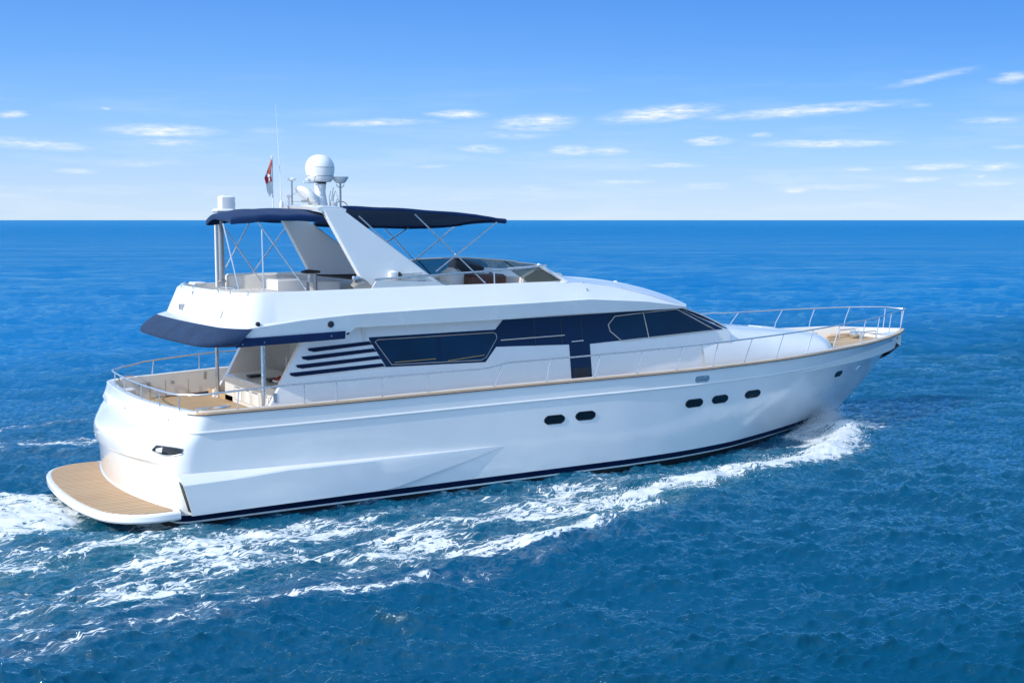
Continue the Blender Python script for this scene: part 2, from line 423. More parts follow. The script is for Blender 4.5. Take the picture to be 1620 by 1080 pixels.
ribbon(lambda p: p[0] <= .46, [(-.01, -.01), (-.012, .012), (.0, .026), (.15, .028), (.175, .015), (.175, -.04)], 'gelcoat', 'transom_cap')
ribbon(lambda p: p[0] > -9, [(.165, -.01), (.175, -.2), (.18, -.55)], 'cream', 'bulwark_lining', closed=False)
# half-round moulding under the sheer
for s_ in (-1, 1):
    mb = MB(); pts = [p for p in half_loop(.815, s_) if p[0] > .12]
    pts = [(p[0], p[1] + s_ * .008, p[2]) for p in pts]
    mb.tube(pts, .026, 8); obj('side_moulding', mb, 'gelcoat', Y)
# spray knuckle (raised box low on each quarter)
for s_ in (-1, 1):
    mb = MB(); rows = []
    for i in range(25):
        u = i / 24; x = .1 + u * 7.95
        ztop = np.interp(x, [0, .6, 1.6, 8.05], [.97, .97, .93, .80]); zedge = np.interp(x, [0, 1.2, 2.4, 8.05], [.78, .80, .86, .795])
        zbot = np.interp(x, [0, 4.9, 8.05], [.09, .11, .785])
        o = .21 * np.interp(x, [0, 3, 5.3, 8.05], [1, .85, .6, .0]); o = max(o, .002); rk = .24 * (1 - u) ** 8; x0k = x - .14 * (1 - u) ** 8
        zb = min(zbot, zedge - .002)
        pf = [(-.01, ztop), (o * .9, zedge + .012), (o, zedge - .02 if zedge - .02 > zb else zedge), (o * .97, (zedge + zb) / 2), (o * .92, zb), (-.02, zb - .02)]
        rows.append([(x0k + rk * (ztop - z_) / .85, s_ * (hull_y(max(x, .9), z_) + d_), z_) for d_, z_ in pf])
    mb.grid(rows)
    o_ = len(mb.v); mb.add(rows[0], [tuple(range(6))])
    obj('spray_knuckle', mb, 'hull_gelcoat', Y, 25)
    mb = MB(); yk = 3.17
    def kx(z_): return -.04 + .24 * (.97 - z_) / .85 - .006
    f = [(kx(z_), s_ * y_, z_) for y_, z_ in ((yk + .0, .80), (yk + .13, .76), (yk + .15, .70), (yk + .14, .17), (yk + .03, .17))]; bk = [(x + .04, y, z) for x, y, z in f]; n = len(f)
    mb.add(f + bk, [tuple(range(n)), tuple(range(n, 2 * n))[::-1]] + [(i, (i + 1) % n, n + (i + 1) % n, n + i) for i in range(n)])
    kn = obj('exhaust_grille', mb, 'brass', Y)
    mb = MB(); mb.tube([(p[0] - .006, p[1], p[2]) for p in f] + [f[0]], .013, 6); obj('grille_frame', mb, 'dark_trim', kn)
# panels that lie on a skin: f(x, z) -> half breadth
def skin_panel(mb, poly, skin, s_, out, thick, step=.25, mi=0):
    """convex, x-monotone polygon poly [(x, z)...]"""
    xs_ = sorted({round(p[0], 4) for p in poly}); x0, x1 = xs_[0], xs_[-1]
    k = max(2, int((x1 - x0) / step)); X = sorted(set(xs_ + [round(x0 + (x1 - x0) * i / k, 4) for i in range(k + 1)]))
    def rng_(x):
        zz = []
        for (ax, az_), (bx, bz) in zip(poly, poly[1:] + poly[:1]):
            if min(ax, bx) - 1e-6 <= x <= max(ax, bx) + 1e-6:
                if abs(ax - bx) < 1e-6: zz += [az_, bz]
                else: zz.append(az_ + (bz - az_) * (x - ax) / (bx - ax))
        return min(zz), max(zz)
    rows = []
    for x in X:
        lo, hi = rng_(x)
        if hi - lo < 1e-4: hi = lo + 1e-4
        r_ = []
        for q in range(5):
            z = lo + (hi - lo) * q / 4; r_.append((x, s_ * (skin(x, z) + out), z))
        back = [(x, s_ * (skin(x, p[2]) + out - thick), p[2]) for p in r_[::-1]]
        rows.append(r_ + back)
    o = len(mb.v); mb.grid(rows, closed_u=True, mi=mi)
    n = len(rows[0]); mb.f.append(tuple(o + k_ for k_ in range(n))); mb.f.append(tuple(o + (len(rows) - 1) * n + k_ for k_ in range(n))); mb.mi += [mi, mi]
def outline(mb, poly, skin, s_, out, r, closed=True, n=6):
    pts = []
    pl = poly + [poly[0]] if closed else poly
    for (ax, az_), (bx, bz) in zip(pl[:-1], pl[1:]):
        k = max(1, int(np.hypot(bx - ax, bz - az_) / .3))
        for i in range(k):
            x = ax + (bx - ax) * i / k; z = az_ + (bz - az_) * i / k; pts.append((x, s_ * (skin(x, z) + out), z))
    x, z = pl[-1]; pts.append((x, s_ * (skin(x, z) + out), z))
    mb.tube(pts, r, n)
# portholes
def oval(cx, cz, a, b_, c=.35):
    e = a * c
    return [(cx - a, cz), (cx - a + e * .25, cz + b_ * .55), (cx - a + e, cz + b_), (cx + a - e, cz + b_), (cx + a - e * .25, cz + b_ * .55), (cx + a, cz), (cx + a - e * .25, cz - b_ * .55), (cx + a - e, cz - b_), (cx - a + e, cz - b_), (cx - a + e * .25, cz - b_ * .55)]
for s_ in (-1, 1):
    for cx, cz, a, b_ in ((9.50, 1.33, .31, .105), (10.45, 1.35, .31, .105), (14.13, 1.37, .33, .105), (15.15, 1.385, .33, .105), (16.55, 1.40, .35, .105), (21.3, 1.53, .24, .09)):
        mb = MB(); skin_panel(mb, oval(cx, cz, a, b_), hull_y, s_, .006, .05, .12); ph = obj('porthole', mb, 'porthole_glass', Y, 30)
        mb = MB(); outline(mb, oval(cx, cz, a, b_), hull_y, s_, .004, .012); obj('porthole_rim', mb, 'black_rubber', ph)
    mb = MB(); skin_panel(mb, oval(14.35, 2.02, .27, .085, .2), hull_y, s_, .012, .05, .12); fl = obj('fairlead', mb, 'steel', Y, 30)
    mb = MB(); skin_panel(mb, oval(14.35, 2.0, .17, .035, .2), hull_y, s_, .016, .02, .12); obj('fairlead_slot', mb, 'dull_steel', fl, 30)
    mb = MB(); outline(mb, [(22.7, 1.50), (22.9, 1.62)], hull_y, s_, .004, .025, closed=False); obj('drain_fitting', mb, 'gelcoat', Y)
# anchor at the stem
mb = MB()
mb.prism([(25.05, 1.62), (25.25, 1.70), (25.85, 2.02), (25.82, 2.16), (25.5, 2.14), (25.1, 1.84)], 1, -.045, .045)
for s_ in (-1, 1):
    mb.add([(25.15, s_ * .05, 1.66), (25.82, s_ * .04, 2.12), (25.75, s_ * .26, 2.06), (25.2, s_ * .30, 1.80), (25.12, s_ * .06, 1.74), (25.74, s_ * .04, 2.18), (25.68, s_ * .25, 2.11), (25.16, s_ * .29, 1.86)],
           [(0, 1, 2, 3), (4, 7, 6, 5), (0, 4, 5, 1), (1, 5, 6, 2), (2, 6, 7, 3), (3, 7, 4, 0)])
mb.tube([(25.3, 0, 1.9), (25.9, 0, 2.3)], .05, 8)
obj('anchor', mb, 'black_rubber', Y, label='black anchor stowed under the stem')

# transom lamps and fittings
def transom_x(y, z): return t_curve(z, abs(y), -1 if y < 0 else 1)
for s_ in (-1, 1):
    mb = MB(); ring = [(2.50, 1.41), (2.60, 1.58), (2.80, 1.58), (2.98, 1.575), (3.08, 1.565), (3.12, 1.49), (3.10, 1.41), (2.96, 1.385), (2.7, 1.38)] if s_ < 0 else [(2.1, 1.40), (2.16, 1.56), (2.5, 1.55), (2.6, 1.42)]
    loops = []
    def corner(y, z):
        if y <= 2.88: return (t_curve(z, y, s_), y)
        p0, p1, p2 = corner_pts(z, z / 2.23, s_); b = p2[1]
        if y > b: return (p2[0] + (y - b), b)
        u = (y - 2.88) / (b - 2.88); u = 1 - sqrt(max(0, 1 - u)); p = (1 - u) ** 2 * p0 + 2 * u * (1 - u) * p1 + u * u * p2
        return (p[0], p[1])
    def on(y, z, o): x_, y_ = corner(y, z); return (x_ - o, s_ * (y_ + o * .7), z)
    lo_, hi_ = ([(2.46, 1.40), (2.75, 1.345), (3.0, 1.35), (3.12, 1.40)], [(2.46, 1.44), (2.56, 1.54), (3.0, 1.535), (3.12, 1.50)]) if s_ < 0 else ([(2.1, 1.30), (2.6, 1.32)], [(2.1, 1.36), (2.2, 1.46), (2.5, 1.45), (2.6, 1.40)])
    def patch_(ya, yb_, lo, hi, o, n_=10):
        rows = []
        for k in range(n_ + 1):
            y = ya + (yb_ - ya) * k / n_; a, b_ = I(y, lo), I(y, hi)
            rows.append([on(y, a + (b_ - a) * q / 4, o) for q in range(5)] + [on(y, a + (b_ - a) * q / 4, o - .04) for q in range(4, -1, -1)])
        mb = MB(); mb.grid(rows, closed_u=True); mb.add(rows[0], [tuple(range(10))]); mb.add(rows[-1], [tuple(range(10))]); return mb
    lp = obj('stern_lamp', patch_(lo_[0][0], lo_[-1][0], lo_, hi_, .012), 'porthole_glass', Y, 30)
    mb = MB(); ys_ = np.linspace(lo_[0][0], lo_[-1][0], 8); rim = [on(y, I(y, lo_), .012) for y in ys_] + [on(y, I(y, hi_), .012) for y in ys_[::-1]]
    mb.tube(rim + [rim[0]], .011, 6); obj('lamp_rim', mb, 'dull_steel', lp)
    y0_ = lo_[0][0]; obj('lamp_lens', patch_(y0_ + .10, y0_ + .27, [(y0_, 1.40), (y0_ + .4, 1.39)], [(y0_, 1.44), (y0_ + .27, 1.51)], .016), 'window_trim', lp)
mb = MB(); mb.tube([(transom_x(y, 1.5) - .004, y, 1.5) for y in (.3, .5, .7)], .012, 6); obj('hatch_seam', mb, 'dull_steel', Y)
for y, z in ((1.0, 1.35), (-2.2, 2.0), (.3, 1.95)): mb = MB(); mb.tube([(transom_x(y, z) + .01, y, z), (transom_x(y, z) - .012, y, z)], .022, 10); obj('transom_fitting', mb, 'dull_steel', Y)
# swim platform
plat = [(-.02, 3.28), (-.5, 3.30), (-.95, 3.16), (-1.3, 2.86), (-1.53, 2.4), (-1.68, 1.6), (-1.75, .8), (-1.77, 0)]
def catmull(P, k=6):
    P = [np.array(p, float) for p in P]; out = []
    for i in range(len(P) - 1):
        a = P[max(0, i - 1)]; b_ = P[i]; c = P[i + 1]; d_ = P[min(len(P) - 1, i + 2)]
        for j in range(k):
            u = j / k; out.append(.5 * ((2 * b_) + (-a + c) * u + (2 * a - 5 * b_ + 4 * c - d_) * u * u + (-a + 3 * b_ - 3 * c + d_) * u ** 3))
    out.append(P[-1]); return [tuple(p) for p in out]
pc = catmull(plat); pl_full = pc + [(x, -y) for x, y in pc[::-1][1:]]
back = [(I(.25, XA) + .045 * y * y + .12, y) for y in np.linspace(-3.0, 3.0, 21)]
def inset_poly(poly, dd):
    P = np.array(poly); out = []
    for i in range(len(P)):
        a = P[max(0, i - 1)]; c = P[min(len(P) - 1, i + 1)]; tv = c - a; L = np.hypot(*tv); nrm = np.array([-tv[1], tv[0]]) / L
        out.append(tuple(P[i] + nrm * dd))
    return out
mb = MB(); rows = []
for dd, z in ((.12, .02), (.03, .03), (0, .07), (0, .17), (.03, .205), (.07, .215), (.11, .213)):
    rows.append([(x, y, z) for x, y in inset_poly(pl_full, dd)])
mb.grid(rows)
bot = [(x, y, .02) for x, y in inset_poly(pl_full, .12)] + [(x, y, .02) for x, y in back]
mb.add(bot, [tuple(range(len(bot)))])
tp = [(x, y, .208) for x, y in inset_poly(pl_full, .10)] + [(x, y, .208) for x, y in back]
mb.add(tp, [tuple(range(len(tp)))])
SP = obj('swim_platform', mb, 'gelcoat', Y)
mb = MB(); e_ = [(x, y) for x, y in inset_poly(pl_full, .115) if x < -.12] + [(x - .16, y) for x, y in back if abs(y) < 3.02]
n = len(e_); mb.add([(x, y, .224) for x, y in e_] + [(x, y, .20) for x, y in e_], [tuple(range(n)), tuple(range(n, 2 * n))[::-1]] + [(i, (i + 1) % n, n + (i + 1) % n, n + i) for i in range(n)])
obj('teak_planking', mb, 'teak_platform', SP)

# ------------------------------------------------------------------ decks
def deck_poly(x0, x1, z, inset=.17):
    L = inset_loop(inset); st = [(p[0], p[1]) for p, t0 in zip(L, TOP) if t0[1] <= 0 and x0 <= p[0] <= x1]
    return st
def deck_strip(name, mat, x0, x1, z, parent=Y, n=40, zf=None):
    mb = MB(); rows = []
    for i in range(n + 1):
        x = x0 + (x1 - x0) * i / n; b = hull_y(x, zs(x) * .97) - .165 if x > .9 else np.interp(x, [-.1, .05, .3, .9], [1.9, 2.45, 2.85, 3.02])
        b = max(b, .01); zz = zf(x) if zf else z
        rows.append([(x, -b + 2 * b * k / 12, zz) for k in range(13)])
    mb.grid(rows); return obj(name, mb, mat, parent)
deck_strip('cockpit_deck', 'teak_deck', -.1, 4.7, 1.75)
# side decks beside the house, and the foredeck
for s_ in (-1, 1):
    mb = MB(); rows = []
    for i in range(41):
        x = 2.75 + (20.2 - 2.75) * i / 40; b = hull_y(x, zs(x) * .97) - .165
        rows.append([(x, s_ * 1.2, zs(x) - .34), (x, s_ * b, zs(x) - .34)])
    mb.grid(rows)
    mb.add([(2.75, s_ * 1.2, 1.75), (2.75, s_ * 3.05, 1.75), (2.75, s_ * 3.05, zs(3) - .34), (2.75, s_ * 1.2, zs(3) - .34)], [(0, 1, 2, 3)])
    obj('side_deck', mb, 'teak_deck', Y)
deck_strip('foredeck', 'teak_deck', 20.0, 24.9, 0, zf=lambda x: zs(x) - .13)
mb = MB(); rows = []
for i in range(12):
    x = 24.75 + 1.3 * i / 11; b = max(.01, hull_y(x, zs(x) * .98) - .06); rows.append([(x, -b + 2 * b * k / 8, zs(x) - .06 + .05 * (1 - (k / 4 - 1) ** 2)) for k in range(9)])
mb.grid(rows); mb.add([(24.75, -.8, 2.35), (24.75, .8, 2.35), (24.75, .8, 2.47), (24.75, -.8, 2.47)], [(0, 1, 2, 3)])
obj('bow_platform', mb, 'gelcoat', Y)

# ------------------------------------------------------------------ house (main cabin)
def hy(x, z):
    base = I(x, [(2, 2.42), (11, 2.42), (14, 2.38), (16.3, 2.28), (18, 2.22), (20, 2.1)])
    return base - .13 * (z - 2.15)
HOUSE_T = [(2.34, 2.16), (3.20, 3.6)]
def house_prof(x, s_=-1):
    if s_ > 0: x = x - .55 * max(0, min(1, (5 - x) / 2))
    """top of the house side at x"""
    return I(x, [(2.2, 1.95), (2.34, 2.16), (3.25, 3.62), (4.0, 3.78), (4.3, 3.90), (14.3, 3.93), (14.45, 3.86), (16.15, 3.21), (16.3, 3.17)])
for s_ in (-1, 1):
    mb = MB(); T = .17
    X = [2.2, 2.28, 2.34] + list(np.linspace(2.5, 3.25, 6)) if s_ < 0 else [2.65, 2.72, 2.78, 2.85, 3.0, 3.2, 3.4, 3.5]
    X = X + list(np.linspace(3.6, 16.3, 40)); rows = []
    for x in X:
        zt_ = house_prof(x, s_); zb = 1.72
        o_ = [(x, s_ * hy(x, zb + (zt_ - zb) * k / 6), zb + (zt_ - zb) * k / 6) for k in range(7)]
        rows.append(o_ + [(p[0], p[1] - s_ * T, p[2]) for p in o_[::-1]])
    mb.grid(rows, closed_u=True); n = len(rows[0]); mb.add(rows[0], [tuple(range(n))]); mb.add(rows[-1], [tuple(range(n))])
    obj('house_side', mb, 'gelcoat', Y, 30)
# aft bulkhead with sliding door, recessed under the overhang
mb = MB(); mb.box((4.75, 0, 2.75), (.1, 4.5, 2.2)); ab = obj('aft_bulkhead', mb, 'off_white', Y)
mb = MB(); mb.box((4.69, .0, 2.62), (.03, 2.3, 1.7)); dr = obj('saloon_door', mb, 'porthole_glass', Y)
mb = MB()
for y in (-1.17, -.39, .39, 1.17): mb.box((4.67, y, 2.62), (.05, .05, 1.76))
for z in (1.78, 3.48): mb.box((4.67, 0, z), (.05, 2.4, .05))
obj('door_frame', mb, 'steel', dr)
# windscreen of the main cabin
WT = lambda y: (14.42 + .95 * (1 - (abs(y) / 2.2) ** 2.2), 3.86); WB = lambda y: (16.15 + 1.15 * (1 - (abs(y) / 2.12) ** 2.2), 3.21)
mb = MB(); rows = []
for k in range(7):
    v = k / 6; r_ = []
    for j in range(33):
        yy = -1 + 2 * j / 32; yt = yy * 2.18; yb_ = yy * 2.13; a = WT(min(2.2, abs(yt))); b_ = WB(min(2.12, abs(yb_)))
        r_.append((a[0] * (1 - v) + b_[0] * v, yt * (1 - v) + yb_ * v, a[1] * (1 - v) + b_[1] * v + .05 * sin(pi * v)))
    rows.append(r_)
mb.grid(rows); wsn = obj('windscreen', mb, 'tinted_glass', Y, 60)
for j in (0, 11, 21, 32):
    mb = MB(); mb.tube([(r[j][0] + .01, r[j][1], r[j][2] + .01) for r in rows], .022, 6); obj('windscreen_frame', mb, 'navy_panel', wsn)
# trunk cabin: rounded coachroof from the windscreen foot to the foredeck
TW = smooth_tab([(15.2, 2.37), (16.3, 2.33), (18, 2.26), (19.4, 2.16), (20.4, 2.05), (20.8, 1.86), (21.3, 1.36), (21.9, .78), (22.4, .25), (22.62, .02)], 90)
TZ = smooth_tab([(15.2, 3.34), (16.3, 3.3), (17.4, 3.17), (19.5, 2.97), (20.6, 2.85), (21.3, 2.74), (22.0, 2.58), (22.45, 2.42), (22.62, 2.28)], 90)
def trunk_z(x, y):
    w_ = max(I(x, TW), .02); zt_ = I(x, TZ); zb = zs(x) - .16; u = min(1, abs(y) / w_)
    n_ = np.interp(x, [15.8, 18, 21], [8, 4.6, 3.2]); return zb + (zt_ - zb) * (1 - u ** n_) ** (1 / 1.75)
mb = MB(); rows = []
for i in range(70):
    x = 15.2 + 7.42 * (1 - (1 - i / 69) ** 1.6); w_ = max(.02, I(x, TW))
    rows.append([(x, w_ * sin(pi / 2 * (-1 + 2 * j / 48)), trunk_z(x, w_ * sin(pi / 2 * (-1 + 2 * j / 48)))) for j in range(49)])
mb.grid(rows); trunk = obj('trunk_cabin', mb, 'gelcoat', Y, 60)
mb = MB(); mb.box((19.6, 0, 2.955), (.62, .62, .05), bev=.02, ry=.09); obj('deck_hatch', mb, 'off_white', Y)

# window band etc. on the house side
NAVY_UP = [(5.28, 2.83), (8.03, 2.79), (8.37, 3.14), (11.28, 3.07), (11.9, 3.13), (16.0, 3.22), (14.42, 3.84), (13.09, 3.84), (8.95, 3.79), (8.75, 3.72), (8.42, 3.56), (4.88, 3.53)]
def band(mb, lo, hi, s_, out, th, mi=0):
    """region between two polylines in (x, z)"""
    X = sorted(set([round(p[0], 3) for p in lo + hi] + [round(v, 3) for v in np.arange(lo[0][0], lo[-1][0], .3)]))
    X = [x for x in X if max(lo[0][0], hi[0][0]) <= x <= min(lo[-1][0], hi[-1][0])]
    rows = []
    for x in X:
        a, b_ = I(x, lo), I(x, hi)
        r_ = [(x, s_ * (hy(x, a + (b_ - a) * q / 3) + out), a + (b_ - a) * q / 3) for q in range(4)]
        rows.append(r_ + [(p[0], p[1] - s_ * th, p[2]) for p in r_[::-1]])
    n = len(rows[0]); mb.grid(rows, closed_u=True, mi=mi); mb.add(rows[0], [tuple(range(n))], mi); mb.add(rows[-1], [tuple(range(n))], mi)
for s_ in (-1, 1):
    mb = MB()
    band(mb, [(4.885, 3.50), (5.28, 2.83), (8.03, 2.78), (8.37, 3.14), (11.28, 3.06), (16.02, 3.215)],
             [(4.885, 3.55), (8.38, 3.57), (8.62, 3.80), (14.40, 3.87), (16.02, 3.235)], s_, .008, .03)
    WBd = obj('window_band', mb, 'navy_panel', Y, 30, 'glossy navy window band')
    # saloon window
    fr = [(5.02, 3.44), (5.42, 2.88), (7.90, 2.84), (8.05, 2.90), (8.40, 3.36), (8.38, 3.46), (8.30, 3.50), (5.10, 3.485)]
    mb = MB(); skin_panel(mb, [(5.0, 3.46), (5.42, 2.87), (7.93, 2.83), (8.10, 2.93), (8.42, 3.42), (8.36, 3.50), (5.1, 3.50)], hy, s_, .022, .03); sw = obj('saloon_window', mb, 'tinted_glass', Y, 30, 'large dark saloon window')
    mb = MB(); outline(mb, fr, hy, s_, .026, .013); mb_ = obj('window_trim', mb, 'dull_steel', sw)
    mb = MB(); skin_panel(mb, [(6.70, 2.86), (6.80, 2.86), (6.78, 3.49), (6.68, 3.49)], hy, s_, .03, .02); obj('window_mullion', mb, 'navy_panel', sw)
    mb = MB(); outline(mb, [(5.5, 2.93), (6.62, 2.95)], hy, s_, .03, .011, False); outline(mb, [(6.95, 2.88), (8.0, 2.96)], hy, s_, .03, .011, False); obj('window_latch', mb, 'brass', sw)
    # galley panel seams + grab rail
    for xx in (9.55, 10.38, 11.02): mb = MB(); outline(mb, [(xx, 3.10), (xx, 3.80)], hy, s_, .008, .010, False); obj('panel_seam', mb, 'dark_trim', WBd)
    mb = MB(); outline(mb, [(8.5, 3.45), (10.3, 3.42)], hy, s_, .008, .006, False); obj('panel_seam', mb, 'dark_trim', WBd)
    mb = MB(); outline(mb, [(8.5, 3.30), (10.45, 3.33)], hy, s_, .04, .016, False); obj('grab_rail', mb, 'window_trim', WBd)
    # side door
    mb = MB(); skin_panel(mb, [(10.60, 2.18), (11.26, 2.19), (11.26, 3.10), (10.60, 3.10)], hy, s_, .012, .03); dd_ = obj('side_door', mb, 'navy_panel', Y)
    mb = MB(); outline(mb, [(10.68, 3.15), (11.05, 3.16)], hy, s_, .02, .013, False); obj('door_handle', mb, 'gelcoat', dd_)
    mb = MB(); skin_panel(mb, [(10.66, 2.2), (11.2, 2.21), (11.2, 2.47), (10.66, 2.46)], hy, s_, .018, .02); obj('kick_plate', mb, 'dark_trim', dd_)
    # forward side windows
    W1 = [(11.92, 3.42), (11.97, 3.26), (12.28, 3.105), (13.22, 3.135), (13.12, 3.80), (12.16, 3.74)]
    W1 = [(11.90, 3.53), (11.95, 3.36), (12.30, 3.09), (13.25, 3.125), (13.12, 3.80), (12.14, 3.745)]
    W2 = [(13.25, 3.125), (15.72, 3.205), (14.32, 3.85), (13.12, 3.80)]
    for Wp in (W1, W2):
        mb = MB(); skin_panel(mb, Wp, hy, s_, .02, .02); fw = obj('cabin_window', mb, 'tinted_glass', Y)
        mb = MB(); outline(mb, Wp, hy, s_, .024, .014); obj('window_trim', mb, 'window_trim', fw)
    # louvres
    for (xa_, za, xb, zb_) in ((2.86, 2.80, 5.22, 2.89), (3.03, 2.97, 5.13, 3.07), (3.18, 3.15, 5.02, 3.25), (3.34, 3.33, 4.92, 3.42)):
        xa_ += .62 if s_ > 0 else 0
        mb = MB(); h_ = .04
        skin_panel(mb, [(xa_, za - h_ * .2), (xa_ + .12, za - h_), (xb + .03, zb_ - h_), (xb - .04, zb_ + h_), (xa_ + .03, za + h_ * 1.3), (xa_ - .02, za + h_ * 1.2)], hy, s_, .02, .03); obj('louvre', mb, 'navy_paint', Y, 30, None)
        mb = MB(); outline(mb, [(xa_ + .14, za - h_ - .014), (xb + .03, zb_ - h_ - .014)], hy, s_, .012, .012, False); obj('louvre_lip', mb, 'gelcoat', Y)
    mb = MB(); skin_panel(mb, [(2.42, 2.22), (2.50, 2.22), (2.50, 2.42), (2.42, 2.42)], hy, s_, .012, .02); obj('vent_cover', mb, 'dull_steel', Y)

# ------------------------------------------------------------------ flybridge body
def fly_loop(lv):
    """half loop, aft middle -> front: list of (x, y, z)"""
    pts = []
    P = {0: dict(xa=.69, b=2.70, r=.75, zt=[(0, 3.56), (1.7, 3.57), (4.0, 3.62), (4.08, 3.62), (4.2, 3.84), (8.6, 3.86), (10, 3.90), (14.5, 3.885)]),
         1: dict(xa=1.12, b=2.79, r=.62, zt=[(0, 4.0), (1.15, 3.96), (1.7, 3.93), (3, 4.07), (4.3, 4.15), (6.6, 4.20), (11, 4.26), (12.9, 4.13), (13.8, 4.02), (14.5, 3.92)]),
         1.5: dict(xa=1.36, b=2.74, r=.62, zt=[(0, 4.06), (1.36, 4.03), (1.9, 4.0), (3, 4.12), (4.3, 4.20), (6.6, 4.25), (11, 4.31), (12.9, 4.17), (13.8, 4.04), (14.5, 3.93)]),
         2: dict(xa=1.60, b=2.50, r=.6, zt=[(0, 4.66), (3, 4.68), (7, 4.71), (10, 4.71), (11, 4.65), (12.3, 4.48), (13.3, 4.25), (14, 4.05), (14.5, 3.93)])}[lv]
    xa, b, r = P['xa'], P['b'], P['r']
    for i in range(10):
        y = (b - r) * i / 10; pts.append((xa + .02 * y * y, y))
    x0 = xa + .02 * (b - r) ** 2
    for i in range(9):
        a = pi / 2 * i / 8; pts.append((x0 + r * (1 - cos(a)), b - r + r * sin(a)))
    xs_ = pts[-1][0]
    for i in range(1, 61):
        x = xs_ + (14.5 - xs_) * i / 60
        nb = I(x, {0: [(0, b), (9, b), (12, 2.6), (14.5, 2.36)], 1: [(0, b), (9, b), (12, 2.66), (14.5, 2.38)], 1.5: [(0, b), (9, b), (12, 2.60), (14.5, 2.36)], 2: [(0, b), (9, b), (11, 2.40), (12.3, 2.28), (14.5, 2.34)]}[lv])
        pts.append((x, nb))
    return [(x, y, I(x, P['zt'])) for x, y in pts]
L0, L1, L15, L2 = [fly_loop(k) for k in (0, 1, 1.5, 2)]
def mir(L): return [(x, -y, z) for x, y, z in L[::-1]] + list(L[1:])
L19 = [tuple(np.array(a) * .06 + np.array(b_) * .94) for a, b_ in zip(L15, L2)]
L2i = [(x + (.06 if i < 14 else 0), max(0, y - .03) if i > 9 else y, z + .022) for i, (x, y, z) in enumerate(L2)]
L3 = [(x + .12 if i < 14 else x, max(0, y - .12) if i > 9 else y, z + .018) for i, (x, y, z) in enumerate(L2)]
mb = MB(); mb.grid([mir(L0), mir(L1), mir(L15), mir(L19), mir(L2i), mir(L3)])
fb = obj('flybridge_hull', mb, 'gelcoat', Y, 24)
# coaming lining and flybridge floor
ZF = 4.12
L4 = [(x, y, ZF - .02) if x < 10.9 else (x, y, z) for x, y, z in L3]
mb = MB(); a = [p for p in mir(L3) if p[0] < 10.95]; b_ = [q for p, q in zip(mir(L3), mir(L4)) if p[0] < 10.95]; mb.grid([a, b_]); obj('coaming_lining', mb, 'cream', Y)
mb = MB(); fl = [(x, y, ZF) for x, y, z in mir(L3) if x < 10.95]; half = len(fl) // 2
rows = [[fl[half - i], fl[half + i]] for i in range(half + 1)]; mb.grid(rows); obj('flybridge_floor', mb, 'off_white', Y)
# underside
mb = MB(); un = mir(L0); half = len(un) // 2
rows = [[un[half - i], tuple((np.array(un[half - i]) + np.array(un[half + i])) / 2), un[half + i]] for i in range(half + 1)]
rows = [[(p[0], p[1] * .995, p[2] + .004 + (.05 if abs(p[1]) < .5 else 0)) for p in r] for r in rows]; mb.grid(rows); obj('overhang_soffit', mb, 'cream', Y)
# crowned roof forward of the flybridge with the brow over the windscreen
mb = MB(); rows = []
def front_x(y): return 14.5 + 1.02 * (1 - (abs(y) / 2.36) ** 2.2)
TZR = smooth_tab([(10.4, 4.80), (11.2, 4.78), (12.2, 4.72), (13.2, 4.60), (14.2, 4.40), (15.0, 4.17), (15.55, 3.95)], 60)
NYR = 40
for i in range(41):
    u = i / 40; r_ = []
    for j in range(NYR + 1):
        yy = sin(pi / 2 * (-1 + 2 * j / NYR))
        xe = 10.4 + (front_x(yy * 2.36) - 10.4) * u; xside = min(xe, 14.5)
        be = I(xside, [(10.4, 2.42), (11, 2.36), (12.3, 2.27), (14.5, 2.34)]); ze = I(xside, [(10.4, 4.70), (11, 4.66), (12.3, 4.49), (13.3, 4.26), (14, 4.06), (14.5, 3.93)])
        xc = 10.4 + (15.52 - 10.4) * u; zc = I(xc, TZR)
        k = (1 - abs(yy) ** 2.6)
        edge = I(10.4 + 4.1 * u, [(10.4, 4.70), (11, 4.66), (12.3, 4.49), (13.3, 4.26), (14, 4.06), (14.5, 3.93)])
        bb = I(10.4 + 4.1 * u, [(10.4, 2.42), (11, 2.36), (12.3, 2.27), (14.5, 2.34)])
        r_.append((xe, yy * bb, edge + (zc - edge) * k + .004))
    rows.append(r_)
mb.grid(rows)
lip = [(p[0] - .02, p[1] * .995, p[2] - .06) for p in rows[-1]]; lip2 = [(p[0] - .5, p[1] * .97, p[2] - .03) for p in rows[-1]]
mb.grid([rows[-1], lip, lip2])
mb.grid([[(10.4, r[1], ZF) for r in rows[0]], rows[0]])
obj('roof', mb, 'gelcoat', Y, 40)
